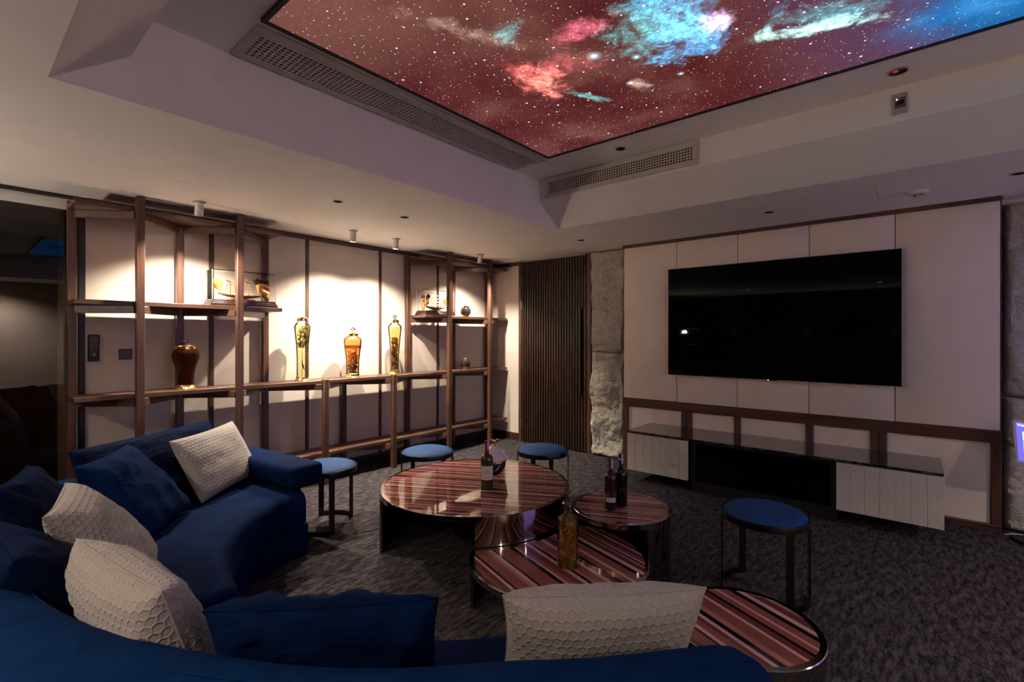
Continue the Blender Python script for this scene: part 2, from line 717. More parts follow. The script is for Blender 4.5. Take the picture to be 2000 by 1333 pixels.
# ---- shelf wall with cloth panels and walnut battens
wl = structure(obj('wall_left', bx((0.70, YS + 0.012, 0), (XD + 0.3, YS + 0.16, ZC)), PLASTER))
BATT = (1.555, 2.437, 3.32, 4.204)
edges = [0.70] + list(BATT) + [XD]
for i in range(5):
    x0 = edges[i] + (0.019 if i else 0.0)
    x1 = edges[i + 1] - (0.019 if i < 4 else 0.0)
    obj('wall_panel', bx((x0, YS, 0.1), (x1, YS + 0.013, 2.455), 0.002), WALLCLOTH, wl)
b0 = obj('batten', bx((BATT[0] - 0.017, YS - 0.008, 0.1), (BATT[0] + 0.017, YS + 0.013, 2.455), 0.002), WALNUT_Z, wl)
for x in BATT[1:]:
    copy_at(b0, (x - BATT[0], 0, 0))
structure(obj('trim_1', bx((0.70, YS - 0.02, 2.455), (XD - 0.001, YS + 0.013, 2.499), 0.002), WALNUT_X))
structure(obj('baseboard_left', bx((0.70, YS - 0.014, 0), (XD - 0.001, YS + 0.013, 0.1), 0.002), DARKWOOD))

# ---- dark glass door at the left end of the shelf wall
GLASS_DARK = clear_glass('smoked_door_glass', (0.32, 0.26, 0.22), 0.01, 1.5)
gd = structure(obj('door_1', bx((0.662, 4.83, 0), (0.697, 4.90, 2.49), 0.002), BLACK))
obj('door_track', bx((XB, 4.82, 2.475), (0.66, 4.90, 2.499)), BLACK, gd)
obj('transom', bx((XB, 4.852, 2.395), (0.66, 4.868, 2.474)), simple('grey_transom', (0.70, 0.73, 0.68), 0.5), gd)
for i, (a, c) in enumerate(((-0.55, 0.655), (-1.75, -0.56), (XB, -1.76))):
    obj('glass_pane', bx((a, 4.855, 0.01), (c, 4.867, 2.394)), GLASS_DARK, gd)
structure(obj('wall_corridor', bx((XB - 0.1, 6.2, 0), (XD + 0.3, 6.35, ZC)), wood('corridor_wood', 2, (0.16, 0.085, 0.05), (0.08, 0.04, 0.025))))
structure(obj('wall_corridor_end', bx((0.70, YS + 0.161, 0), (0.85, 6.2, ZC)), PLASTER))

# ---- door wall: cloth panel, slatted door, split stone
wb = structure(obj('wall_back', bx((XD + 0.012, 2.55, 0), (XD + 0.3, YS + 0.011, ZC)), PLASTER))
obj('wall_panel', bx((XD, 4.29, 0.1), (XD + 0.013, YS - 0.001, 2.455), 0.002), WALLCLOTH, wb)
structure(obj('baseboard_back', bx((XD - 0.014, 4.29, 0), (XD + 0.011, YS - 0.016, 0.1), 0.002), DARKWOOD))
structure(obj('trim_2', bx((XD - 0.02, 4.29, 2.455), (XD + 0.011, YS - 0.021, 2.499), 0.002), WALNUT_Y))
d2 = structure(obj('door_2', bx((XD - 0.012, 3.19, 0.005), (XD + 0.011, 4.235, 2.485)), simple('door_core', (0.02, 0.012, 0.009), 0.6)))
obj('door_jamb', bx((XD - 0.03, 4.236, 0), (XD + 0.01, 4.289, 2.499), 0.003), WALNUT_Z, d2)
obj('door_jamb', bx((XD - 0.03, 3.13, 0), (XD + 0.01, 3.189, 2.499), 0.003), WALNUT_Z, d2)
NS = 25
pitch = (4.232 - 3.195) / NS
s0 = obj('slat', bx((XD - 0.04, 3.195, 0.008), (XD - 0.0125, 3.195 + pitch - 0.016, 2.482), 0.002), DOORWOOD, d2)
for i in range(1, NS):
    if i == 1:
        continue
    copy_at(s0, (0, i * pitch, 0))
obj('slat', bx((XD - 0.04, 3.195 + pitch, 1.81), (XD - 0.0125, 3.195 + 2 * pitch - 0.016, 2.482), 0.002), DOORWOOD, d2)
obj('slat', bx((XD - 0.04, 3.195 + pitch, 0.008), (XD - 0.0125, 3.195 + 2 * pitch - 0.016, 0.72), 0.002), DOORWOOD, d2)
obj('handle', bx((XD - 0.062, 3.195 + pitch * 1.55, 0.725), (XD - 0.0125, 3.195 + 2 * pitch - 0.004, 1.805), 0.003), DOORWOOD, d2, label='long upright walnut pull handle')
for z in (2.235, 1.896, 1.079, 0.263):
    obj('hinge', bx((XD - 0.036, 4.227, z - 0.055), (XD - 0.0305, 4.24, z + 0.055), 0.002), simple('steel_hinge', (0.45, 0.42, 0.4), 0.3, 1.0), d2)


def split_stone(y0, y1, z0, z1, x, seed, ny=44, nz=110, dep=0.045):
    """rough slab: face towards -X with chipped edges"""
    b = bmesh.new()
    g = []
    for j in range(nz + 1):
        row = []
        for i in range(ny + 1):
            u, v = i / ny, j / nz
            y = y0 + (y1 - y0) * u
            z = z0 + (z1 - z0) * v
            p = Vector((y * 3.2 + seed, z * 3.2, seed * 0.7))
            d = noise.fractal(p, 0.9, 2.1, 6) * dep
            cell = noise.voronoi(Vector((y * 4.5 + seed, z * 3.0, seed)))[0][0]
            d += (cell - 0.3) * dep * 0.5
            d += noise.fractal(p * 5.0, 0.7, 2.2, 4) * dep * 0.16
            ledge = noise.noise(Vector((y * 2.5 + seed, z * 2.0, seed)))
            d += 0.012 if ledge > 0.12 else 0.0
            eu = min(u, 1 - u) * (y1 - y0)
            ev = min(v, 1 - v) * (z1 - z0)
            jag = 0.03 + 0.025 * noise.noise(Vector((y * 5, z * 6, seed * 3)))
            e = min(eu, ev)
            if e < jag:
                d -= (jag - e) / max(jag, 1e-3) * 0.045
            wob = 0.012 * noise.noise(Vector((seed, z * 9, 5))) if i in (0, ny) else 0
            row.append(b.verts.new((x - 0.02 - d, y + wob, z)))
        g.append(row)
    back = []
    for j in range(nz):
        for i in range(ny):
            b.faces.new((g[j][i], g[j + 1][i], g[j + 1][i + 1], g[j][i + 1]))
    ring = [g[0][i] for i in range(ny + 1)] + [g[j][ny] for j in range(1, nz + 1)] + [g[nz][i] for i in range(ny - 1, -1, -1)] + [g[j][0] for j in range(nz - 1, 0, -1)]
    bk = [b.verts.new((x + 0.055, v.co.y, v.co.z)) for v in ring]
    n = len(ring)
    for i in range(n):
        k = (i + 1) % n
        b.faces.new((ring[i], ring[k], bk[k], bk[i]))
    b.faces.new(bk)
    bmesh.ops.recalc_face_normals(b, faces=b.faces[:])
    return b


XSTONE = XD - 0.045
obj('stone_slab', split_stone(2.645, 3.12, 0.0, 1.26, XSTONE, 3.1), STONE, wb, ang=60)
obj('stone_slab', split_stone(2.645, 3.12, 1.264, 2.498, XSTONE, 8.4), STONE, wb, ang=60)

# ---- television wall
wr = structure(obj('wall_right', bx((XT + 0.02, -0.458, 0), (XD + 0.3, 2.62, ZC)), WALNUT_Z))
WINDOWLIKE = [2.62, 1.998, 1.388, 0.777, 0.165, -0.45]
for i in range(5):
    y1, y0 = WINDOWLIKE[i] - (0.0025 if i else 0.004), WINDOWLIKE[i + 1] + 0.0025
    obj('wall_panel', bx((XT, y0, 0.757), (XT + 0.0195, y1, 2.47), 0.004, 2), TVCLOTH, wr)
structure(obj('trim_3', bx((XT - 0.03, -0.458, 2.468), (XT + 0.019, 2.62, 2.499), 0.002), WALNUT_Y))
obj('dado_rail', bx((XT - 0.012, -0.458, 0.662), (XT + 0.0195, 2.62, 0.755), 0.003), WALNUT_Y, wr)
obj('bottom_rail', bx((XT - 0.012, -0.458, 0.0), (XT + 0.0195, 2.62, 0.05), 0.003), WALNUT_Y, wr)
STILES = ((2.56, 2.62), (1.897, 1.944), (1.835, 1.893), (1.358, 1.415), (0.744, 0.80), (0.274, 0.327), (0.218, 0.270), (-0.458, -0.40))
for a, c in STILES:
    obj('stile', bx((XT - 0.012, a, 0.0505), (XT + 0.0195, c, 0.6615), 0.003), WALNUT_Z, wr)
for a, c in ((1.944, 2.56), (1.415, 1.835), (0.80, 1.358), (0.327, 0.744), (-0.40, 0.218)):
    obj('inset_panel', bx((XT + 0.006, a + 0.001, 0.051), (XT + 0.0195, c - 0.001, 0.661), 0.003), TVCLOTH, wr)

# ---- right of the television wall: more split stone, then plain wall
we = structure(obj('wall_right_end', bx((XD + 0.012, YB - 0.1, 0), (XD + 0.3, -0.46, ZC)), PLASTER))
obj('stone_slab', split_stone(-1.3, -0.475, 0.0, 1.0, XSTONE, 21.3), STONE, we, ang=60)
obj('stone_slab', split_stone(-1.3, -0.475, 1.004, 2.46, XSTONE, 26.9), STONE, we, ang=60)

# ---- the part of the room behind the camera
structure(obj('wall_front', bx((XB - 0.15, YB - 0.1, 0), (XB, 6.2, ZC)), simple('dark_wall', (0.025, 0.022, 0.024), 0.8, spec=0.1)))
structure(obj('wall_rear', bx((XB, YB - 0.15, 0), (XD + 0.01, YB, ZC)), simple('rear_wall_paint', (0.55, 0.49, 0.44), 0.7)))

# ------------------------------------------------------------------ backlit ceiling print
def nebula():
    m, nt, p = mat('backlit_nebula_print')
    tc = N(nt, 'ShaderNodeTexCoord')
    sx = N(nt, 'ShaderNodeSeparateXYZ')
    nt.links.new(tc.outputs['Object'], sx.inputs[0])
    X, Y = sx.outputs[0], sx.outputs[1]
    P2 = N(nt, 'ShaderNodeCombineXYZ')
    nt.links.new(X, P2.inputs[0])
    nt.links.new(Y, P2.inputs[1])
    P = P2.outputs[0]

    def nz(scale, detail=8, rough=0.6, dist=0.0, off=(0, 0, 0)):
        n = N(nt, 'ShaderNodeTexNoise')
        n.inputs['Scale'].default_value = scale
        n.inputs['Detail'].default_value = detail
        n.inputs['Roughness'].default_value = rough
        n.inputs['Distortion'].default_value = dist
        nt.links.new(vmath(nt, 'ADD', P, off), n.inputs['Vector'])
        return n

    def sstep(v, a, b):
        r = N(nt, 'ShaderNodeMapRange', interpolation_type='SMOOTHSTEP')
        r.inputs['From Min'].default_value = a
        r.inputs['From Max'].default_value = b
        nt.links.new(v, r.inputs['Value'])
        return r.outputs[0]

    def mixc(f, a, b):
        k = N(nt, 'ShaderNodeMix', data_type='RGBA')
        nt.links.new(f, k.inputs['Factor'])
        for s, v in (('A', a), ('B', b)):
            if isinstance(v, tuple):
                k.inputs[s].default_value = (*v, 1)
            else:
                nt.links.new(v, k.inputs[s])
        return k.outputs['Result']

    def addc(a, f, col):
        c = vmath(nt, 'MULTIPLY', col if isinstance(col, tuple) else col, f)
        return vmath(nt, 'ADD', a, c)

    low = nz(1.6, 7, 0.6, 0.5)
    base = ramp(nt, low.outputs[0], [(0.36, (0.075, 0.012, 0.013)), (0.5, (0.105, 0.024, 0.023)), (0.66, (0.165, 0.06, 0.047))]).outputs[0]
    # brown haze at the left end
    haze = math_n(nt, 'MULTIPLY', sstep(X, 2.0, 1.1), sstep(nz(1.1, 4, 0.5, 0, (7, 3, 0)).outputs[0], 0.35, 0.65))
    base = mixc(math_n(nt, 'MULTIPLY', haze, 0.75), base, (0.19, 0.078, 0.058))
    # violet, then blue towards -Y
    yd = math_n(nt, 'ADD', Y, math_n(nt, 'MULTIPLY', math_n(nt, 'SUBTRACT', low.outputs[0], 0.5), 0.9))
    base = mixc(math_n(nt, 'MULTIPLY', sstep(yd, 0.75, 0.2), 0.8), base, (0.10, 0.045, 0.095))
    bl = ramp(nt, nz(3.0, 8, 0.65, 0.3, (1, 9, 0)).outputs[0], [(0.3, (0.01, 0.075, 0.23)), (0.55, (0.02, 0.17, 0.46)), (0.75, (0.06, 0.34, 0.78))]).outputs[0]
    base = mixc(sstep(yd, 0.22, -0.22), base, bl)

    warp = nz(7, 10, 0.72, 0.6)
    fine = nz(20, 10, 0.8, 0.4)
    col = base
    blobs = [  # x, y, rx, ry, rotation, colour, gain, sharp
        (2.18, 1.63, 0.15, 0.115, 20, (1.0, 0.26, 0.20), 1.15),
        (2.08, 1.63, 0.17, 0.10, -30, (0.75, 0.12, 0.12), 0.5),
        (1.93, 1.21, 0.06, 0.17, 10, (0.75, 0.14, 0.2), 0.8),
        (2.12, 1.42, 0.10, 0.16, 30, (0.6, 0.1, 0.12), 0.45),
        (2.12, 0.95, 0.22, 0.20, 0, (0.08, 0.42, 0.42), 0.75),
        (2.32, 0.83, 0.17, 0.17, 20, (0.07, 0.42, 0.85), 1.25),
        (2.00, 0.80, 0.28, 0.16, 0, (0.06, 0.40, 0.75), 0.9),
        (2.27, 0.70, 0.09, 0.07, 0, (0.9, 0.6, 0.95), 1.0),
        (2.42, 0.95, 0.06, 0.12, 15, (0.05, 0.35, 0.6), 0.7),
        (2.60, 0.41, 0.055, 0.25, 23, (0.45, 0.85, 0.78), 1.3),
        (2.56, 0.33, 0.11, 0.20, 23, (0.08, 0.40, 0.42), 0.8),
        (1.72, 1.50, 0.10, 0.07, 40, (0.12, 0.45, 0.45), 0.8),
        (1.62, 1.62, 0.30, 0.05, -25, (0.40, 0.28, 0.22), 0.5),
        (2.50, 1.51, 0.14, 0.03, -28, (0.15, 0.50, 0.50), 0.9),
        (2.55, 1.22, 0.07, 0.05, 0, (0.8, 0.6, 0.45), 0.6),
        (1.95, 0.10, 0.40, 0.25, 30, (0.10, 0.45, 0.85), 0.9),
        (1.45, 0.75, 0.25, 0.2, 0, (0.30, 0.20, 0.25), 0.5),
    ]
    for x, y, rx, ry, rot, c, g in blobs:
        mp = N(nt, 'ShaderNodeMapping', vector_type='TEXTURE')
        mp.inputs['Location'].default_value = (x, y, 0)
        mp.inputs['Rotation'].default_value = (0, 0, math.radians(rot))
        mp.inputs['Scale'].default_value = (rx, ry, 1)
        nt.links.new(P, mp.inputs['Vector'])
        d = vmath(nt, 'LENGTH', mp.outputs[0])
        d = math_n(nt, 'ADD', d, math_n(nt, 'MULTIPLY', math_n(nt, 'SUBTRACT', warp.outputs[0], 0.5), 4.2))
        f = math_n(nt, 'MULTIPLY', sstep(d, 1.35, 0.0), math_n(nt, 'POWER', math_n(nt, 'MULTIPLY', fine.outputs[0], 1.85), 3.6))
        f = math_n(nt, 'MULTIPLY', f, g * 1.35)
        col = addc(col, f, c)
    # glowing stars with halos
    for x, y, r, c in ((2.151, 1.277, 0.05, (0.5, 0.95, 1.0)), (2.299, 1.115, 0.035, (0.4, 0.9, 1.0)), (2.513, 1.253, 0.035, (1.0, 0.9, 0.8)),
                       (2.60, 1.0, 0.025, (0.5, 0.85, 1.0)), (2.276, 0.70, 0.06, (1.0, 0.85, 1.0)), (2.02, 0.63, 0.035, (0.6, 0.8, 1.0)), (1.663, 2.211, 0.014, (1, 0.8, 0.75))):
        d = vmath(nt, 'DISTANCE', P, (x, y, 0))
        f = math_n(nt, 'ADD', math_n(nt, 'MULTIPLY', sstep(d, r, 0.0), 0.5), math_n(nt, 'MULTIPLY', sstep(d, r * 0.4, r * 0.15), 1.0))
        col = addc(col, f, c)
    # star fields
    for scale, rmax, pw, gain in ((14, 0.125, 3.6, 1.2), (36, 0.15, 4.2, 0.9), (80, 0.17, 4.0, 0.4), (27, 0.10, 6.0, 1.0)):
        v = N(nt, 'ShaderNodeTexVoronoi', voronoi_dimensions='2D')
        v.inputs['Scale'].default_value = scale
        nt.links.new(vmath(nt, 'ADD', P, (scale * 0.37, scale * 0.11, 0)), v.inputs['Vector'])
        sc = N(nt, 'ShaderNodeSeparateColor')
        nt.links.new(v.outputs['Color'], sc.inputs[0])
        rad = math_n(nt, 'MULTIPLY', math_n(nt, 'POWER', sc.outputs[0], pw), rmax)
        f = math_n(nt, 'SUBTRACT', 1.0, sstep2(nt, v.outputs['Distance'], math_n(nt, 'MULTIPLY', rad, 0.45), rad))
        tint = mixc(sc.outputs[1], (1.0, 0.72, 0.66), (0.85, 0.92, 1.0))
        col = vmath(nt, 'ADD', col, vmath(nt, 'MULTIPLY', tint, math_n(nt, 'MULTIPLY', f, gain)))
    nt.nodes.remove(p)
    em = N(nt, 'ShaderNodeEmission')
    em.inputs['Strength'].default_value = PRINT_STRENGTH
    nt.links.new(col, em.inputs['Color'])
    nt.links.new(em.outputs[0], nt.nodes['Material Output'].inputs[0])
    m.cycles.emission_sampling = 'NONE'      # large and dim: found well enough by bounces
    return m


def sstep2(nt, v, a, b):
    r = N(nt, 'ShaderNodeMapRange', interpolation_type='SMOOTHSTEP')
    nt.links.new(v, r.inputs['Value'])
    nt.links.new(a, r.inputs['From Min'])
    nt.links.new(b, r.inputs['From Max'])
    return r.outputs[0]


LX0, LX1, LY0, LY1 = 0.932, 3.141, -2.15, 2.287
lp = thing('ceiling_light_panel', (0, 0, ZR), 'large backlit ceiling panel printed with a red and blue nebula', 'light panel')
obj('print', bx((LX0 + 0.02, LY0 + 0.02, ZR - 0.012), (LX1 - 0.02, LY1 - 0.02, ZR - 0.004)), nebula(), lp, sm=False)
for lo, hi in (((LX0, LY0), (LX1, LY0 + 0.02)), ((LX0, LY1 - 0.02), (LX1, LY1)), ((LX0, LY0 + 0.02), (LX0 + 0.02, LY1 - 0.02)), ((LX1 - 0.02, LY0 + 0.02), (LX1, LY1 - 0.02))):
    obj('frame', bx((*lo, ZR - 0.02), (*hi, ZR - 0.001)), BLACK, lp)


# ------------------------------------------------------------------ air grilles
def perforated(nu, nv, du, dv, th, f):
    """plate of nu x nv square cells, each with an eight-sided hole; f maps (u, v, depth) to world"""
    b = bmesh.new()
    cache = {}

    def V(u, v, w):
        k = (round(u, 5), round(v, 5), w)
        if k not in cache:
            cache[k] = b.verts.new(f(u, v, w))
        return cache[k]
    for i in range(nu):
        for j in range(nv):
            cu, cv = (i + 0.5) * du, (j + 0.5) * dv
            big = (i + j) % 2 == 0
            rr = 0.47 if big else 0.33
            outer = [(cu + du / 2 * a, cv + dv / 2 * c) for a, c in ((1, 0), (1, 1), (0, 1), (-1, 1), (-1, 0), (-1, -1), (0, -1), (1, -1))]
            inner = []
            for k in range(8):
                a = math.pi / 4 * k
                r = rr * (1.0 if (k % 2 == 0) else (0.72 if big else 1.35))
                inner.append((cu + du * r * math.cos(a), cv + dv * r * math.sin(a)))
            for k in range(8):
                l = (k + 1) % 8
                b.faces.new((V(*outer[k], 0), V(*outer[l], 0), V(*inner[l], 0), V(*inner[k], 0)))
                b.faces.new((V(*inner[k], 0), V(*inner[l], 0), V(*inner[l], 1), V(*inner[k], 1)))
    return b


GRILLE = simple('grey_grille_metal', (0.62, 0.58, 0.50), 0.5)
GRFRAME = simple('white_grille_frame', (0.58, 0.54, 0.50), 0.6)
g1 = thing('air_grille', (2.06, 2.51, ZR), 'long perforated air grille in the raised ceiling beside the nebula panel', 'air grille')
obj('void', bx((0.97, 2.40, ZR - 0.0025), (3.153, 2.635, ZR - 0.001)), BLACK, g1)
obj('perforated_plate', perforated(80, 8, 2.16 / 80, 0.215 / 8, 0.006, lambda u, v, w: (0.982 + u, 2.41 + v, ZR - 0.010 + 0.0045 * w)), GRILLE, g1, kind='stuff')
for lo, hi in (((0.94, 2.343), (3.185, 2.41)), ((0.94, 2.625), (3.185, 2.672)), ((0.94, 2.41), (0.982, 2.625)), ((3.142, 2.41), (3.185, 2.625))):
    obj('frame', bx((*lo, ZR - 0.014), (*hi, ZR - 0.001), 0.002), GRFRAME, g1)
g2 = thing('air_grille', (3.57, 1.93, 2.72), 'shorter perforated air grille upright above the television wall soffit', 'air grille')
obj('void', bx((3.5675, 1.275, 2.75), (3.569, 2.585, 2.857)), BLACK, g2)
obj('perforated_plate', perforated(60, 5, 1.30 / 60, 0.1 / 5, 0.006, lambda u, v, w: (3.560 + 0.0045 * w, 1.281 + u, 2.754 + v)), GRILLE, g2, kind='stuff')
for lo, hi in (((1.24, 2.716), (2.62, 2.754)), ((1.24, 2.854), (2.62, 2.892)), ((1.24, 2.754), (1.281, 2.854)), ((2.581, 2.754), (2.62, 2.854))):
    obj('frame', bx((3.556, lo[0], lo[1]), (3.569, hi[0], hi[1]), 0.002), GRFRAME, g2)

# ------------------------------------------------------------------ ceiling fittings
MATTEBLACK = simple('matte_black', (0.006, 0.006, 0.006), 0.9, spec=0.05)
RINGMAT = simple('downlight_ring', (0.55, 0.53, 0.5), 0.35)
REFLECT = simple('downlight_reflector', (0.10, 0.09, 0.085), 0.15, 1.0)


def downlight(x, y, z, label, r=0.042, mr=None):
    t = thing('downlight', (x, y, z), label, 'downlight', 'recessed ceiling downlights')
    b = bmesh.new()
    merge(b, lathe([(r, -0.001), (r + 0.001, -0.004), (r - 0.007, -0.006), (r - 0.009, -0.001)], (x, y, z), 28))
    obj('ring', b, RINGMAT, t)
    obj('reflector', lathe([(0, -0.0012), (r * 0.5, -0.0016), (r - 0.0085, -0.004), (r - 0.0085, -0.001), (0, -0.0006)], (x, y, z), 28), mr or MATTEBLACK, t)
    return t


downlight(1.975, 3.439, ZC, 'unlit downlight in the low ceiling, nearer the left shelves of the pair')
downlight(2.611, 3.447, ZC, 'unlit downlight in the low ceiling, right one of the pair before the shelves')
downlight(4.459, 2.803, ZC, 'small downlight in the low ceiling in front of the slatted door')
downlight(4.465, 0.971, ZC, 'unlit downlight in the soffit above the television')
downlight(4.43, -0.473, ZC, 'unlit downlight in the soffit cut by the right picture edge')
downlight(3.363, 1.761, ZR, 'small downlight in the raised ceiling above the short air grille')
downlight(3.357, 0.097, ZR, 'wide downlight in the raised ceiling above the thermostat box', 0.05, REFLECT)

sm_ = thing('smoke_detector', (4.513, 0.013, ZC), 'white round smoke detector on the soffit above the right end of the television', 'smoke detector')
SMOKE = simple('detector_plastic', (0.78, 0.72, 0.60), 0.45)
obj('housing', lathe([(0, -0.031), (0.034, -0.031), (0.052, -0.022), (0.055, -0.01), (0.053, -0.001), (0, -0.001)], (4.513, 0.013, ZC), 36), SMOKE, sm_)
obj('sensor_cap', lathe([(0, -0.041), (0.022, -0.04), (0.027, -0.036), (0.027, -0.0315), (0, -0.0315)], (4.513, 0.013, ZC), 30), SMOKE, sm_)
for k in range(6):
    a = math.radians(60 * k + 20)
    c, s = math.cos(a), math.sin(a)
    obj('slot', bar((4.513 + 0.0275 * c - 0.009 * s, 0.013 + 0.0275 * s + 0.009 * c, ZC - 0.034), (4.513 + 0.0275 * c + 0.009 * s, 0.013 + 0.0275 * s - 0.009 * c, ZC - 0.034), 0.004, 0.006, 0), BLACK, sm_)

tag(obj('access_hatch', bx((4.043, -0.187, ZC - 0.0025), (4.65, 0.239, ZC - 0.0006), 0.0006), PLASTER), 'flush plaster access hatch in the soffit near the smoke detector', 'hatch')

th_ = thing('thermostat', (3.57, 0.095, 2.74), 'small grey thermostat box with dark display and red light', 'thermostat')
obj('plate', bx((3.556, 0.06, 2.741), (3.569, 0.129, 2.857), 0.003, 2), simple('thermostat_plastic', (0.42, 0.40, 0.36), 0.5), th_)
obj('bezel', bx((3.553, 0.069, 2.773), (3.5555, 0.119, 2.831), 0.001), simple('thermostat_bezel', (0.10, 0.09, 0.095), 0.4), th_)
obj('display', bx((3.5515, 0.076, 2.79), (3.5528, 0.109, 2.812), 0.0004), BLACKGLOSS, th_)
obj('indicator', lathe([(0, 0), (0.0035, 0.0005), (0.0035, 0.003), (0, 0.004)], (3.5528, 0.108, 2.82), 12, axis=(-1, 0, 0)), emit('red_indicator', (1, 0.12, 0.06), 6), th_)


def spotlight(x, y, tilt, label, target, on=True):
    t = thing('ceiling_spotlight', (x, y, ZC), label, 'spotlight', 'white spotlights above the shelves')
    obj('ring', lathe([(0.022, -0.001), (0.046, -0.001), (0.047, -0.004), (0.022, -0.006)], (x, y, ZC), 30), RINGMAT, t)
    d = Vector((tilt[0], tilt[1], -1)).normalized()
    p0 = Vector((x, y, ZC - 0.0))
    p1 = p0 + d * 0.105
    b = lathe([(0, 0), (0.030, 0.0), (0.030, 0.1), (0.026, 0.105), (0.024, 0.098), (0, 0.098)], (x, y, ZC - 0.004), 30, axis=d)
    obj('barrel', b, WHITEPAINT, t)
    lens = lathe([(0, 0.099), (0.0235, 0.099), (0.0235, 0.101), (0, 0.101)], (x, y, ZC - 0.004), 24, axis=d)
    obj('lens', lens, emit('lit_spot_lens', SPOT_COL, 30.0), t)
    lo = spot_lamp('spot_beam', p0 + d * 0.125, target, SPOT_W, SPOT_COL, 122, 0.75, 0.02)
    lo.parent = t
    lo.location = Vector(lo.location) - Vector((x, y, ZC))
    return t


SPY = 4.285
spotlight(1.293, SPY, (0.02, 0.25), 'white spotlight over the left display shelves with the brown jar', (1.33, 4.46, 1.0))
spotlight(2.626, SPY, (0.02, 0.12), 'white spotlight above the tall green herb jar, left one of the middle two', (2.66, 4.44, 1.0))
spotlight(3.135, SPY, (0.02, 0.10), 'white spotlight right one of the middle two, above the orange jar', (3.15, 4.44, 1.0))
spotlight(4.438, SPY, (0.02, 0.30), 'white spotlight over the right display shelves near the corner', (4.46, 4.46, 1.0))

# ------------------------------------------------------------------ walnut display shelving
sh = thing('display_shelving', (2.9, 4.67, 0), 'long walnut display shelving with zigzag braces along the cream wall', 'shelving')
YF, YK = 4.46, 4.795
PW = 0.052
BACK_T = (0.617, 1.300, 1.997)
FRONT_T = (0.955, 1.647)
BACK_M = (2.82,)
FRONT_M = (2.43, 3.235)
BACK_R = (3.68, 4.43, 5.10)
FRONT_R = (4.06, 4.80)
ZCNT, ZMID, ZTOP, ZLOW = 1.02, 1.715, 2.42, 0.305
TB = 0.034
def post(x, y, top):
    return obj('post', bx((x - PW / 2, y - PW / 2, 0), (x + PW / 2, y + PW / 2, top), 0.003), WALNUT_Z, sh)
for x in BACK_T + BACK_R:
    post(x, YK, 2.452)
for x in FRONT_T + FRONT_R:
    post(x, YF, 2.498)
for x in BACK_M:
    post(x, YK, ZCNT - TB)
for x in FRONT_M:
    post(x, YF, ZCNT + 0.012)


def board(x0, x1, z, y0=4.50):
    """shelf board, notched behind the front posts"""
    return obj('shelf_board', bx((x0, y0, z - TB), (x1, 4.768, z), 0.003), WALNUT_X, sh)


board(0.592, 2.03, ZTOP)
board(0.592, 2.03, ZMID)
board(3.71, 5.205, ZTOP)
board(3.71, 5.205, ZMID)
board(0.592, 5.205, ZCNT)
board(0.592, 5.205, ZLOW)
ZIG_L = [(BACK_T[0], 1), (FRONT_T[0], 0), (BACK_T[1], 1), (FRONT_T[1], 0), (BACK_T[2], 1)]
ZIG_M = [(BACK_T[2], 1), (FRONT_M[0], 0), (BACK_M[0], 1), (FRONT_M[1], 0), (BACK_R[0], 1)]
ZIG_R = [(BACK_R[0], 1), (FRONT_R[0], 0), (BACK_R[1], 1), (FRONT_R[1], 0), (BACK_R[2], 1)]


def brace(a, c, z):
    ya = YK if a[1] else YF
    yc = YK if c[1] else YF
    p, q = Vector((a[0], ya, z)), Vector((c[0], yc, z))
    d = (q - p).normalized()
    # stops at the faces of the posts, running just past the front one like a notched tenon
    return obj('brace', bar(p + d * 0.03, q - d * 0.03, 0.034, 0.055, 0.002), WALNUT_X, sh)


for zig, zs in ((ZIG_L, (ZTOP, ZMID, ZCNT, ZLOW)), (ZIG_M, (ZCNT, ZLOW)), (ZIG_R, (ZTOP, ZMID, ZCNT, ZLOW))):
    for z in zs:
        for a, c in zip(zig, zig[1:]):
            brace(a, c, z - TB - 0.0285)

# intercom and switch on the cloth wall
ic = thing('wall_intercom', (0.748, YS, 1.26), 'slim black wall intercom handset beside the glass door', 'intercom')
obj('body', bx((0.714, YS - 0.022, 1.26), (0.783, YS - 0.0005, 1.465), 0.008, 3), simple('intercom_black', (0.012, 0.012, 0.012), 0.35), ic)
obj('screen', bx((0.724, YS - 0.0235, 1.405), (0.773, YS - 0.0222, 1.45), 0.0004), BLACKGLOSS, ic)
obj('button', lathe([(0.006, 0.0), (0.0085, 0.001), (0.0085, 0.003), (0.006, 0.003)], (0.748, YS - 0.0222, 1.312), 20, axis=(0, -1, 0)), WHITEPAINT, ic)
sw = thing('light_switch', (0.943, YS, 1.27), 'square dark bronze light switch on the cloth wall', 'switch')
obj('plate', bx((0.901, YS - 0.009, 1.269), (0.986, YS - 0.0005, 1.352), 0.002), simple('switch_plate', (0.05, 0.042, 0.035), 0.4, 0.4), sw)
obj('rocker', bx((0.910, YS - 0.0115, 1.278), (0.977, YS - 0.0092, 1.343), 0.001), simple('switch_rocker', (0.075, 0.064, 0.052), 0.45), sw)


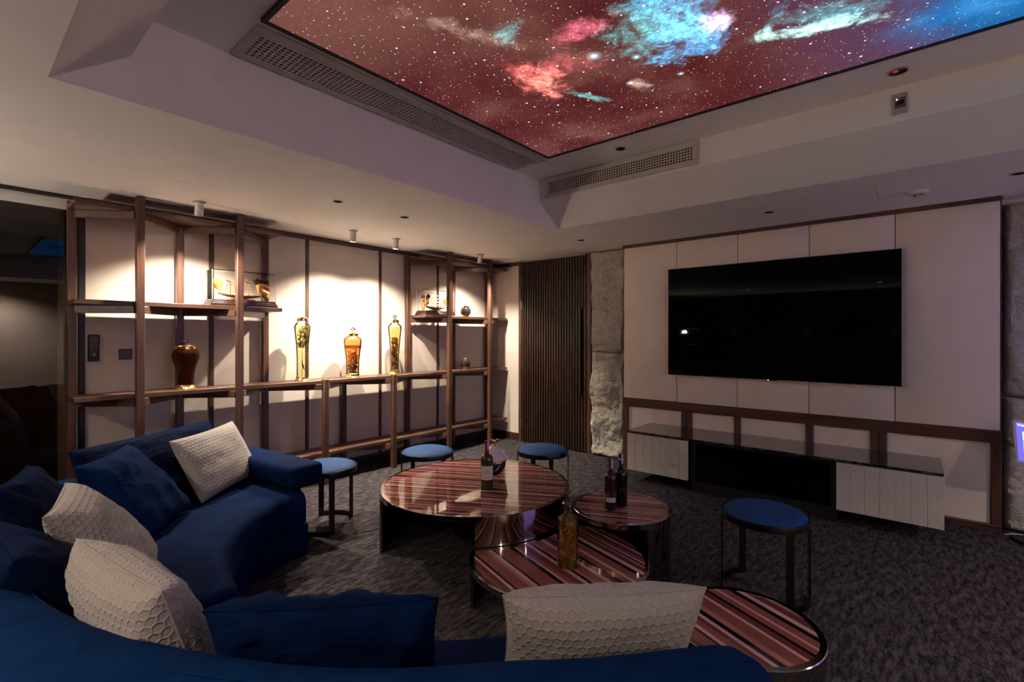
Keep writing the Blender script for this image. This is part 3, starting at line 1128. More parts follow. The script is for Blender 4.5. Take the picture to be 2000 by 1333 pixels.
# ------------------------------------------------------------------ coffee tables
def stripes(name, ang, seed):
    """printed stripes running along azimuth ang, under glass"""
    rnd = random.Random(seed)
    m, nt, p = mat(name)
    tc = N(nt, 'ShaderNodeTexCoord')
    a = math.radians(ang)
    t = vmath(nt, 'DOT_PRODUCT', tc.outputs['Object'], (-math.sin(a), math.cos(a), 0))
    f = math_n(nt, 'FRACT', math_n(nt, 'ADD', math_n(nt, 'DIVIDE', t, 0.80), 10.3))
    cols = dict(r=(0.205, 0.066, 0.050), p=(0.45, 0.25, 0.25), d=(0.012, 0.006, 0.006), m=(0.115, 0.031, 0.031), q=(0.31, 0.13, 0.115))
    seq = 'rdprmpdqrpmdrprdpmqdprmpdrqpdr'
    pos, x = [], 0.0
    ws = []
    for ch in seq:
        ws.append({'r': 0.030, 'p': 0.013, 'd': 0.012, 'm': 0.020, 'q': 0.014}[ch] * rnd.uniform(0.55, 1.35))
    tot = sum(ws)
    stops = []
    for ch, w in zip(seq, ws):
        stops.append((x / tot, cols[ch]))
        x += w
    r = ramp(nt, f, stops)
    r.color_ramp.interpolation = 'CONSTANT'
    nt.links.new(r.outputs[0], p.inputs['Base Color'])
    p.inputs['Roughness'].default_value = 0.03
    p.inputs['Specular IOR Level'].default_value = 0.42
    return m


def disc_outline(c, R, bite=None, n=96):
    """circle, or circle with a concave bite of another circle (bc, br)"""
    if bite is None:
        return [(c[0] + R * math.cos(2 * math.pi * i / n), c[1] + R * math.sin(2 * math.pi * i / n)) for i in range(n)]
    (bx_, by_), br = bite
    dx, dy = bx_ - c[0], by_ - c[1]
    D = math.hypot(dx, dy)
    th = math.atan2(dy, dx)
    al = math.acos((R * R + D * D - br * br) / (2 * R * D))
    be = math.acos((br * br + D * D - R * R) / (2 * br * D))
    out = []
    n1, n2 = 76, 30
    for i in range(n1 + 1):
        a = th + al + (2 * math.pi - 2 * al) * i / n1
        out.append((c[0] + R * math.cos(a), c[1] + R * math.sin(a)))
    for i in range(1, n2):
        a = th + math.pi + be - 2 * be * i / n2
        out.append((bx_ + br * math.cos(a), by_ + br * math.sin(a)))
    return out


def ring_prism(outer, inner, z0, z1):
    b = bmesh.new()
    rows = []
    for (a, c), (d, e) in zip(outer, inner):
        rows.append([b.verts.new(p) for p in ((a, c, z0), (a, c, z1 - 0.003), (a + (d - a) * 0.12, c + (e - c) * 0.12, z1), (d, e, z1), (d, e, z0))])
    n = len(rows)
    for i in range(n):
        A, B = rows[i], rows[(i + 1) % n]
        for k in range(5):
            l = (k + 1) % 5
            b.faces.new((A[k], B[k], B[l], A[l]))
    bmesh.ops.recalc_face_normals(b, faces=b.faces[:])
    return b


BIG_C, BIG_R, BIG_Z = (2.422, 2.384), 0.653, 0.43
LOW_C, LOW_R, LOW_Z = (2.191, 1.520), 0.486, 0.25
THR_C, THR_R, THR_Z = (2.728, 1.424), 0.300, 0.40
FOU_C, FOU_R, FOU_Z = (2.035, 0.532), 0.279, 0.33


def coffee_table(c, R, z, ang, seed, label, shells, bite=None):
    t = thing('coffee_table', (c[0], c[1], 0), label, 'coffee table', 'nesting round coffee tables with striped glass tops')
    w = 0.024
    outer = disc_outline(c, R, bite)
    inner = disc_outline(c, R - w, None if bite is None else (bite[0], bite[1] + w))
    obj('rim', ring_prism(outer, inner, z - 0.034, z), CHROME, t, ang=30)
    inner2 = disc_outline(c, R - w - 0.0005, None if bite is None else (bite[0], bite[1] + w + 0.0005))
    obj('striped_glass_top', prism(inner2, z - 0.02, z - 0.002), stripes('striped_glass_%d' % seed, ang, seed), t, label='glass top over pink, rust and black printed stripes')
    for a0, a1 in shells:
        obj('curved_base', arc_shell(c, R - 0.002, 0.016, a0, a1, 0.0, z - 0.0345, 64), BLACKCHROME, t, ang=30)
    return t


coffee_table(BIG_C, BIG_R, BIG_Z, -61, 1, 'largest round coffee table, standing in the middle with the wine bottle and egg', [(-136, 144)])
low = coffee_table(LOW_C, LOW_R, LOW_Z, -108, 2, 'lowest coffee table, tucked against the largest one and carrying the yellow liquor bottle', [(-75, 27), (122, 140)], (BIG_C, BIG_R + 0.004))
obj('curved_base', arc_shell(BIG_C, BIG_R + 0.006 + 0.016, 0.016, 226, 320 - 2, 0.0, LOW_Z - 0.0345, 40), BLACKCHROME, low, ang=30)
coffee_table(THR_C, THR_R, THR_Z, -65, 3, 'small round coffee table with two dark wine bottles on it', [(-122, 103)])
coffee_table(FOU_C, FOU_R, FOU_Z, -115, 4, 'round coffee table half hidden behind the front sofa cushion', [(-160, 95)])


# ------------------------------------------------------------------ stools
WEAVE_BLUE = hexcloth('blue_woven_seat', (0.010, 0.070, 0.235), cell=0.014, depth=0.005, strength=1.0, rough=0.65, sheen=0.0, dark=0.2)


def uv_planar(o, fx, fy):
    me = o.data
    uv = me.uv_layers.new(name='UVMap')
    for l in me.loops:
        co = me.vertices[l.vertex_index].co
        uv.data[l.index].uv = (fx(co), fy(co))


def stool(x, y, rot, label, R=0.228):
    t = thing('stool', (x, y, 0), label, 'stool', 'round stools with blue woven seats')
    prof = [(0, 0.42), (R - 0.012, 0.42), (R - 0.009, 0.428), (R - 0.0075, 0.44), (R - 0.012, 0.452)]
    for i in range(1, 11):
        a = math.pi / 2 * i / 10
        prof.append(((R - 0.016) * math.cos(a), 0.452 + 0.042 * math.sin(a)))
    prof[-1] = (0, 0.494)
    s = obj('seat', lathe(prof, (x, y, 0), 48), WEAVE_BLUE, t, label='domed blue woven seat pad', ang=60)
    uv_planar(s, lambda c: c.x, lambda c: c.y)
    obj('seat_ring', ring_prism(disc_outline((x, y), R, None, 64), disc_outline((x, y), R - 0.006, None, 64), 0.418, 0.455), BRONZE, t, ang=30)
    half = 5.2
    for a0, a1 in ((45, 112), (225, 292)):
        for a in (a0, a1):
            obj('leg', arc_shell((x, y), R - 0.0002, 0.007, rot + a - half, rot + a + half, 0.035, 0.4178, 6), BRONZE, t, ang=30)
        obj('foot_bar', arc_shell((x, y), R - 0.0002, 0.007, rot + a0 - half, rot + a1 + half, 0.0, 0.0348, 24), BRONZE, t, ang=30)
    return t


stool(3.03, 0.68, 0, 'nearest blue stool, standing before the television console')
stool(3.435, 2.554, 84, 'blue stool in front of the slatted door behind the largest table')
stool(2.736, 3.284, 41, 'blue stool behind the largest table, close to the shelving')
stool(1.915, 3.50, -41, 'blue stool tucked behind the sofa arm rest')

# ------------------------------------------------------------------ television
tv = thing('television', (5.03, 1.095, 1.05), 'large flat black television hung on the beige panelled wall', 'television')
obj('housing', bx((5.035, 0.125, 1.056), (5.075, 2.064, 2.17), 0.004), BLACK, tv)
obj('screen', bx((5.030, 0.121, 1.052), (5.0349, 2.068, 2.174), 0.001), simple('tv_screen_glass', (0.002, 0.002, 0.0025), 0.025, spec=0.07), tv, label='glossy black screen')
obj('wall_mount', bx((5.0755, 0.8, 1.4), (5.0825, 1.4, 1.8)), BLACK, tv)
obj('logo_plate', bx((5.031, 1.02, 1.043), (5.04, 1.10, 1.0518), 0.001), simple('tv_logo_plate', (0.12, 0.11, 0.11), 0.3, 1.0), tv)
obj('standby_light', lathe([(0, 0), (0.0035, 0), (0.0035, 0.002), (0, 0.003)], (5.0305, 1.1, 1.047), 12, axis=(-1, 0, 0)), emit('tv_standby', (1.0, 0.25, 0.15), 4), tv)

# ------------------------------------------------------------------ console under the television
def marble():
    m, nt, p = mat('dark_green_marble')
    tc = N(nt, 'ShaderNodeTexCoord')
    a = N(nt, 'ShaderNodeTexNoise')
    a.inputs['Scale'].default_value = 9
    a.inputs['Detail'].default_value = 10
    a.inputs['Distortion'].default_value = 1.5
    nt.links.new(tc.outputs['Object'], a.inputs['Vector'])
    r = ramp(nt, a.outputs[0], [(0.35, (0.012, 0.013, 0.012)), (0.52, (0.03, 0.032, 0.029)), (0.6, (0.11, 0.115, 0.105)), (0.66, (0.025, 0.026, 0.024))])
    nt.links.new(r.outputs[0], p.inputs['Base Color'])
    p.inputs['Roughness'].default_value = 0.07
    p.inputs['Coat Weight'].default_value = 0.6
    p.inputs['Coat Roughness'].default_value = 0.03
    return m


WASHI = fabric('pale_textured_front', (0.60, 0.55, 0.52), 60, amt=0.12, sheen=0.0, rough=0.7, bs=0.2)
tag(obj('marble_slab', bx((4.50, -0.122, 0.484), (5.069, 2.283, 0.503), 0.002), marble()), 'dark marble slab lying across the television console', 'worktop')


def console_side(y0, y1, label):
    t = thing('console_cabinet', (4.78, (y0 + y1) / 2, 0.11), label, 'cabinet', 'white fronted console cabinets')
    obj('carcass', bx((4.512, y0 + 0.004, 0.112), (5.069, y1 - 0.004, 0.4835)), BLACK, t)
    fr = obj('drawer_front', bx((4.503, y0, 0.110), (4.5115, y1, 0.478), 0.001), WASHI, t)
    n = 7
    w = (y1 - y0) / n
    for i in range(n):
        obj('strip', bx((4.498, y0 + i * w + (0.0 if i == 0 else 0.0007), 0.110), (4.5028, y0 + (i + 1) * w - (0.0 if i == n - 1 else 0.0007), 0.478), 0.001), WASHI, fr)
    return t


console_side(1.66, 2.275, 'left white slatted console cabinet, beside the stone strip')
console_side(-0.124, 0.503, 'right white slatted console cabinet, near the touch panel')
cm = thing('console_niche', (4.8, 1.08, 0), 'black open console niche with dark glass between the white cabinets', 'cabinet')
NICHE = simple('niche_black_metal', (0.03, 0.027, 0.027), 0.35, 0.3)
obj('plinth', bx((4.565, 0.51, 0.0), (5.069, 1.65, 0.105), 0.002), NICHE, cm)
obj('side_panel', bx((4.545, 1.61, 0.106), (5.069, 1.652, 0.4835), 0.002), NICHE, cm)
obj('side_panel', bx((4.545, 0.508, 0.106), (5.069, 0.55, 0.4835), 0.002), NICHE, cm)
obj('top_panel', bx((4.545, 0.5505, 0.455), (5.069, 1.6095, 0.4835), 0.002), NICHE, cm)
obj('back_panel', bx((5.03, 0.5505, 0.106), (5.069, 1.6095, 0.4545)), BLACK, cm)
obj('glass_door', bx((4.556, 0.553, 0.108), (4.562, 1.607, 0.4535), 0.001), clear_glass('niche_glass', (0.22, 0.22, 0.23), 0.05), cm)

# ------------------------------------------------------------------ bottles on the tables
def text_lines(rows, c, r, a0, a1, n=1):
    """rows of thin printed lines wrapped round a bottle: (z, height, start, end)"""
    b = bmesh.new()
    for z, h, s, e in rows:
        A0 = a0 + (a1 - a0) * s
        A1 = a0 + (a1 - a0) * e
        arc_shell(c, r, 0.0003, A0, A1, z, z + h, 8, bm=b)
    return b


def wine_bottle(x, y, z, s, glass, foil, label, cat='bottle', lab=None, strip=None, H=0.315):
    t = thing('wine_bottle', (x, y, z), label, cat)
    R = 0.039 * s
    hs = H / 0.315
    prof = [(0, 0.004), (R * 0.6, 0.001), (R * 0.93, 0.0), (R, 0.006), (R, 0.185 * hs)]
    for i in range(1, 8):
        a = math.pi / 2 * i / 7
        prof.append((0.0145 + (R - 0.0145) * math.cos(a), 0.185 * hs + 0.042 * math.sin(a)))
    prof += [(0.014, 0.25 * hs), (0.0138, H - 0.008), (0.0155, H - 0.006), (0.0155, H - 0.001), (0.013, H), (0, H)]
    obj('glass', lathe(prof, (x, y, z), 36), glass, t)
    ft = H - 0.075 * hs
    obj('foil', lathe([(0.0146, ft), (0.0146, H - 0.009), (0.0164, H - 0.007), (0.0164, H), (0, H + 0.0006)], (x, y, z), 28), foil, t)
    toward = math.degrees(math.atan2(-y, -x))
    if lab:
        z0, z1, spread, col, lines = lab
        lo = obj('label', arc_shell((x, y), R + 0.0007, 0.0006, toward - spread, toward + spread, z + z0, z + z1, 32), simple('paper_label_' + col[0], col[1], 0.6), t)
        if lines:
            obj('print', text_lines([(z + a, h, s_, e_) for a, h, s_, e_ in lines], (x, y), R + 0.0012, toward - spread, toward + spread), simple('label_ink_' + col[0], (0.16, 0.10, 0.09), 0.6), lo)
    if strip:
        obj('tax_strip', bar((x + 0.017 * math.cos(math.radians(toward + 25)), y + 0.017 * math.sin(math.radians(toward + 25)), z + H - 0.058), (x + 0.0175 * math.cos(math.radians(toward + 25)), y + 0.0175 * math.sin(math.radians(toward + 25)), z + H + 0.003), 0.013, 0.0012, 0, up=(math.cos(math.radians(toward + 25)), math.sin(math.radians(toward + 25)), 0)), strip, t)
    return t


GREENGLASS = simple('olive_wine_glass', (0.05, 0.038, 0.010), 0.04, namt=0.1)
DARKGLASS = simple('black_wine_glass', (0.010, 0.006, 0.006), 0.04)
BROWNGLASS = simple('brown_wine_glass', (0.026, 0.012, 0.010), 0.04)
STRIP = simple('lavender_tax_strip', (0.45, 0.44, 0.58), 0.6)
wine_bottle(2.377, 2.235, BIG_Z - 0.002, 1.08, GREENGLASS, simple('red_foil', (0.22, 0.02, 0.018), 0.35), 'olive wine bottle with red foil and white label on the largest table',
            lab=(0.068, 0.160, 62, ('white', (0.62, 0.58, 0.58)), [(0.122, 0.0022, 0.33, 0.66), (0.112, 0.0022, 0.36, 0.62), (0.084, 0.004, 0.2, 0.42), (0.084, 0.004, 0.46, 0.82)]), strip=STRIP, H=0.325)
wine_bottle(2.652, 1.452, THR_Z - 0.002, 0.98, BROWNGLASS, simple('brown_foil', (0.10, 0.045, 0.022), 0.4), 'brown wine bottle with small white label, front one on the small table',
            lab=(0.050, 0.078, 46, ('small', (0.50, 0.47, 0.55)), [(0.072, 0.0015, 0.15, 0.85), (0.066, 0.0015, 0.15, 0.8), (0.060, 0.0015, 0.15, 0.85)]), strip=STRIP, H=0.31)
bb = wine_bottle(2.745, 1.432, THR_Z - 0.002, 0.98, DARKGLASS, simple('dark_foil', (0.02, 0.018, 0.03), 0.4), 'black wine bottle with foil neck, rear one on the small table', strip=STRIP, H=0.322)
obj('neck_band', lathe([(0.0166, 0.285), (0.0168, 0.286), (0.0168, 0.296), (0.0166, 0.297)], (2.745, 1.432, THR_Z - 0.002), 28), simple('neck_band_white', (0.5, 0.48, 0.5), 0.5), bb)

# jewelled egg decanter
ex, ey, ez = 2.545, 2.325, BIG_Z - 0.002
eg = thing('egg_decanter', (ex, ey, ez), 'lavender and navy jewelled egg decanter with gold bird finial', 'decanter')
EC, ER, EH = ez + 0.142, 0.083, 0.108
def egg_r(zz):
    k = zz / EH
    k = max(-1, min(1, k))
    return ER * math.sqrt(max(0, 1 - k * k)) * (1 - 0.10 * k)
up = [(egg_r(0.0), 0.0)] + [(egg_r(EH * i / 14), EH * i / 14) for i in range(1, 14)] + [(0, EH)]
dn = [(0, -EH)] + [(egg_r(-EH * i / 14), -EH * i / 14) for i in range(13, 0, -1)] + [(egg_r(0), 0)]
obj('upper_shell', lathe(up, (ex, ey, EC), 48), simple('lavender_enamel', (0.72, 0.58, 0.70), 0.25), eg)
obj('lower_shell', lathe(dn, (ex, ey, EC), 48), simple('navy_enamel', (0.015, 0.012, 0.06), 0.12), eg)
obj('gold_band', lathe([(ER + 0.0005, -0.007), (ER + 0.0035, -0.005), (ER + 0.0035, 0.005), (ER + 0.0005, 0.007)], (ex, ey, EC), 48), GOLD, eg)
for k in range(6):
    a = math.radians(60 * k + 15)
    obj('gold_rib', tube([(ex + (egg_r(z_) + 0.001) * math.cos(a), ey + (egg_r(z_) + 0.001) * math.sin(a), EC + z_) for z_ in [EH * i / 12 for i in range(0, 13)]], 0.0018, 6), GOLD, eg)
    sw_pts = []
    for i in range(13):
        u = i / 12
        aa = a + math.radians(60) * u
        zz = -0.012 - 0.045 * math.sin(math.pi * u)
        sw_pts.append((ex + (egg_r(zz) + 0.001) * math.cos(aa), ey + (egg_r(zz) + 0.001) * math.sin(aa), EC + zz))
    obj('gold_garland', tube(sw_pts, 0.0022, 6), GOLD, eg)
for k in range(3):
    a = math.radians(120 * k + 200)
    c_, s_ = math.cos(a), math.sin(a)
    obj('foot', tube([(ex + 0.034 * c_, ey + 0.034 * s_, EC - 0.098), (ex + 0.046 * c_, ey + 0.046 * s_, EC - 0.112), (ex + 0.040 * c_, ey + 0.040 * s_, EC - 0.128), (ex + 0.05 * c_, ey + 0.05 * s_, ez + 0.004)], [0.004, 0.005, 0.0035, 0.004], 8), GOLD, eg)
fz = EC + EH - 0.002
bird = obj('bird_finial', lathe([(0, 0), (0.016, 0.0), (0.012, 0.006), (0.008, 0.014), (0.011, 0.026), (0.009, 0.038), (0.005, 0.044), (0, 0.046)], (ex, ey, fz), 20), GOLD, eg)
for s in (-1, 1):
    sx_, sy_ = 0.6466 * s, -0.763 * s
    b = bmesh.new()
    for i in range(5):
        k = i / 4
        tube([(ex + sx_ * 0.006, ey + sy_ * 0.006, fz + 0.03), (ex + sx_ * (0.022 + 0.006 * k), ey + sy_ * (0.022 + 0.006 * k), fz + 0.046 - 0.010 * k), (ex + sx_ * (0.047 - 0.016 * k), ey + sy_ * (0.047 - 0.016 * k), fz + 0.046 - 0.026 * k)], [0.004, 0.004, 0.0015], 6, bm=b)
    obj('wing', b, GOLD, bird)

# tall liquor bottle with roots
lx, ly, lz = 2.131, 1.419, LOW_Z - 0.002
lb = thing('liquor_bottle', (lx, ly, lz), 'cylindrical bottle of yellow herb liquor with crystal stopper on the lowest table', 'bottle')
R = 0.056
obj('glass', lathe([(0, 0.004), (R * 0.9, 0.0), (R, 0.008), (R, 0.232), (R * 0.93, 0.25), (R * 0.6, 0.262), (0.022, 0.268), (0.019, 0.278), (0.019, 0.296), (0.022, 0.299), (0.022, 0.304), (0.016, 0.304)], (lx, ly, lz), 44), clear_glass('liquor_bottle_glass', (0.92, 0.90, 0.84), 0.02), lb)
obj('liquor', lathe([(0, 0.012), (R - 0.006, 0.012), (R - 0.005, 0.016), (R - 0.005, 0.228), (R * 0.8, 0.245), (0.0, 0.247)], (lx, ly, lz), 44), clear_glass('yellow_liquor', (0.95, 0.84, 0.50), 0.02, 1.1, body=0.14, body_col=(0.9, 0.62, 0.18)), lb)
rnd = random.Random(5)
ROOT = simple('brown_root', (0.30, 0.12, 0.03), 0.6, namt=0.3)
for i in range(16):
    a = rnd.uniform(0, 6.28)
    zz = rnd.uniform(0.03, 0.16)
    pts = []
    for k in range(7):
        a += rnd.uniform(0.3, 1.1)
        rr = rnd.uniform(0.004, 0.022)
        pts.append((lx + rr * math.cos(a), ly + rr * math.sin(a), lz + min(zz + k * 0.012, 0.215)))
    obj('herb_root', tube(pts, [0.003, 0.004, 0.0042, 0.004, 0.0035, 0.003, 0.0015], 6), ROOT, lb)
obj('stopper', lathe([(0, 0.28), (0.015, 0.28), (0.015, 0.305), (0.018, 0.308), (0.028, 0.322), (0.029, 0.328), (0.022, 0.335), (0, 0.338)], (lx, ly, lz), 14), clear_glass('crystal_stopper', (0.86, 0.84, 0.9), 0.05, 1.7), lb, ang=10)

# ------------------------------------------------------------------ jars on the shelving
JY = 4.635
CRYSTAL = clear_glass('crystal_knob', (0.85, 0.84, 0.83), 0.05, 1.7)
JARGLASS = clear_glass('clear_jar_glass', (0.95, 0.95, 0.92), 0.02, 1.25)


def jar(x, z, prof, label, liquid, lid_r, lid_z, H, knob=True, foot=None, y=JY, fill=None, name='glass_jar', inset=0.006):
    t = thing(name, (x, y, z), label, 'jar', 'glass jars of infused liquor on the shelving')
    obj('glass', lathe([(0, 0.006)] + prof, (x, y, z), 44), JARGLASS, t)
    if liquid:
        top = fill or prof[-1][1] - 0.03
        lp_ = [(max(0.002, r - inset), zz + (0.008 if i == 0 else 0)) for i, (r, zz) in enumerate(prof) if zz < top]
        obj('liquor', lathe([(0, lp_[0][1])] + lp_ + [(lp_[-1][0], top), (0, top + 0.001)], (x, y, z), 44), liquid, t)
    if foot:
        obj('gold_foot', lathe([(0, 0.0), (foot, 0.0), (foot, 0.006), (foot * 0.93, 0.012), (prof[0][0] + 0.002, 0.03), (prof[0][0] + 0.0015, 0.034)], (x, y, z), 44), GOLD, t)
    ld = obj('gold_lid', lathe([(lid_r, lid_z), (lid_r + 0.003, lid_z + 0.003), (lid_r + 0.003, lid_z + 0.024), (lid_r - 0.002, lid_z + 0.028), (lid_r * 0.7, lid_z + 0.036), (0.012, lid_z + 0.045), (0, lid_z + 0.046)], (x, y, z), 44), GOLD, t)
    if knob:
        k0 = lid_z + 0.045
        kr = min(0.03, (H - k0) * 0.5)
        obj('crystal_knob', lathe([(0, k0), (0.010, k0), (0.009, k0 + 0.006), (kr * 0.7, k0 + kr * 0.5), (kr, k0 + kr), (kr * 0.9, k0 + kr * 1.45), (kr * 0.45, k0 + kr * 1.85), (0, k0 + kr * 2)], (x, y, z), 12), CRYSTAL, ld, ang=10)
    return t


def herb(t, name, c, mat_, n, seed, rmax, z0, z1, rad, step):
    rnd = random.Random(seed)
    for i in range(n):
        a = rnd.uniform(0, 6.28)
        zz = rnd.uniform(z0, z1)
        pts, rr_ = [], []
        for k in range(7):
            a += rnd.uniform(-0.2, 1.2)
            r = rmax * rnd.uniform(0.35, 1.0)
            zz = min(z1, max(z0, zz + rnd.uniform(-step, step)))
            pts.append((c[0] + r * math.cos(a), c[1] + r * math.sin(a), c[2] + zz))
        obj(name, tube(pts, [rad * 0.6, rad, rad, rad, rad, rad * 0.8, rad * 0.4], 5), mat_, t)


# amber jar: baluster shape
j1 = jar(1.30, ZCNT, [(0.056, 0.03), (0.058, 0.07), (0.062, 0.13), (0.076, 0.19), (0.094, 0.24), (0.099, 0.27), (0.094, 0.30), (0.076, 0.322), (0.068, 0.33), (0.068, 0.338)],
         'waisted jar of dark brown liquor with gold collar and crystal knob', clear_glass('brown_liquor', (0.50, 0.17, 0.045), 0.02, 1.15, body=0.45, body_col=(0.22, 0.065, 0.02)), 0.068, 0.326, 0.415, True, 0.078, fill=0.318, inset=0.004)
# tall jar with green roots
j2 = jar(2.285, ZCNT, [(0.055, 0.03), (0.052, 0.05), (0.052, 0.24), (0.062, 0.38), (0.074, 0.49), (0.077, 0.53), (0.070, 0.55), (0.056, 0.562), (0.052, 0.575), (0.052, 0.60)],
         'tall jar of pale liquor with tangled green herb and twig', clear_glass('pale_yellow_liquor', (0.96, 0.90, 0.66), 0.02, 1.1, body=0.08), 0.050, 0.585, 0.62, False, 0.074, fill=0.54)
herb(j2, 'green_herb', (2.285, JY, ZCNT), simple('olive_herb', (0.17, 0.15, 0.03), 0.7, namt=0.4), 30, 11, 0.052, 0.32, 0.53, 0.0035, 0.035)
obj('twig', tube([(2.272, JY - 0.02, ZCNT + 0.30), (2.276, JY - 0.02, ZCNT + 0.15), (2.27, JY - 0.02, ZCNT + 0.045)], 0.0025, 6), simple('brown_twig', (0.16, 0.08, 0.03), 0.7), j2)
obj('pod', tube([(2.262, JY - 0.035, ZCNT + 0.20), (2.272, JY - 0.035, ZCNT + 0.15), (2.285, JY - 0.035, ZCNT + 0.115), (2.312, JY - 0.03, ZCNT + 0.105)], [0.002, 0.007, 0.005, 0.001], 7), simple('dark_pod', (0.10, 0.03, 0.02), 0.6), j2)
# orange jar
j3 = jar(2.835, ZCNT, [(0.068, 0.035), (0.066, 0.06), (0.068, 0.16), (0.080, 0.27), (0.092, 0.36), (0.095, 0.39), (0.090, 0.412), (0.070, 0.428), (0.058, 0.436), (0.056, 0.445)],
         'middle jar of orange liquor layered with ginseng and curled roots', clear_glass('orange_liquor', (1.0, 0.74, 0.42), 0.02, 1.1, body=0.30, body_col=(0.95, 0.50, 0.22)), 0.056, 0.438, 0.535, True, 0.082, fill=0.415)
herb(j3, 'curled_root', (2.835, JY, ZCNT), simple('grey_root', (0.20, 0.16, 0.09), 0.7, namt=0.4), 26, 21, 0.056, 0.05, 0.16, 0.0045, 0.012)
herb(j3, 'orange_herb', (2.835, JY, ZCNT), simple('orange_herb', (0.72, 0.34, 0.12), 0.7, namt=0.3), 26, 22, 0.062, 0.16, 0.31, 0.005, 0.03)
obj('beaded_band', lathe([(0.0865, 0.305), (0.0885, 0.31), (0.0905, 0.335), (0.0895, 0.34)], (2.835, JY, ZCNT), 44), clear_glass('amber_band', (0.62, 0.34, 0.14), 0.2), j3)
for k in range(26):
    a = 2 * math.pi * k / 26
    obj('bead', lathe([(0, -0.005), (0.004, 0), (0, 0.005)], (2.835 + 0.0895 * math.cos(a), JY + 0.0895 * math.sin(a), ZCNT + 0.322), 8), simple('dark_bead', (0.06, 0.025, 0.015), 0.5) if k == 0 else bpy.data.materials['dark_bead'], j3)
# slender jar
j4 = jar(3.375, ZCNT, [(0.055, 0.03), (0.045, 0.06), (0.044, 0.12), (0.050, 0.24), (0.064, 0.40), (0.075, 0.50), (0.078, 0.535), (0.072, 0.56), (0.056, 0.575), (0.046, 0.585), (0.045, 0.60)],
         'slender jar of amber liquor packed with dried herb pieces', clear_glass('amber_liquor', (0.97, 0.85, 0.55), 0.02, 1.1, body=0.15, body_col=(0.9, 0.6, 0.25)), 0.045, 0.592, 0.688, True, 0.072, fill=0.545)
herb(j4, 'dried_herb', (3.375, JY, ZCNT), simple('dried_herb', (0.34, 0.17, 0.05), 0.7, namt=0.5), 46, 31, 0.040, 0.05, 0.42, 0.005, 0.03)
herb(j4, 'pale_herb', (3.375, JY, ZCNT), simple('pale_herb', (0.62, 0.42, 0.16), 0.7, namt=0.3), 20, 32, 0.044, 0.15, 0.40, 0.0045, 0.03)


def small_jar(x, y, z, label):
    t = thing('small_jar', (x, y, z), label, 'jar')
    prof = [(0, 0.022), (0.040, 0.022)]
    for i in range(1, 10):
        a = -math.pi / 2 + math.pi * i / 10
        prof.append((0.042 + 0.027 * math.cos(a), 0.075 + 0.052 * math.sin(a)))
    prof += [(0.038, 0.127), (0.038, 0.133), (0, 0.133)]
    obj('glass_body', lathe(prof, (x, y, z), 36), simple('smoked_jar_' + str(round(x)), (0.05, 0.045, 0.04), 0.08, 0.5), t)
    obj('gold_foot', lathe([(0, 0), (0.055, 0), (0.055, 0.005), (0.044, 0.012), (0.042, 0.03), (0.036, 0.03)], (x, y, z), 36), GOLD, t)
    obj('gold_collar', lathe([(0.0385, 0.122), (0.046, 0.124), (0.047, 0.140), (0.041, 0.146), (0.012, 0.15), (0.010, 0.156), (0, 0.157)], (x, y, z), 36), GOLD, t)
    return t


small_jar(4.515, 4.64, ZMID, 'small round dark jar with gold collar on the middle right shelf')
small_jar(4.505, 4.63, ZCNT, 'small round black jar with gold foot on the right end of the counter')

# ------------------------------------------------------------------ golden boats in acrylic cases
AMBERGOLD = simple('amber_gold_lacquer', (0.85, 0.42, 0.10), 0.25, 0.25)
ACRYLIC = clear_glass('clear_acrylic', (0.985, 0.985, 0.99), 0.02, 1.07)
RED = simple('red_bead', (0.6, 0.03, 0.05), 0.3)
BLACKLEAF = simple('dark_gold_leaf', (0.07, 0.025, 0.018), 0.35, 0.5)


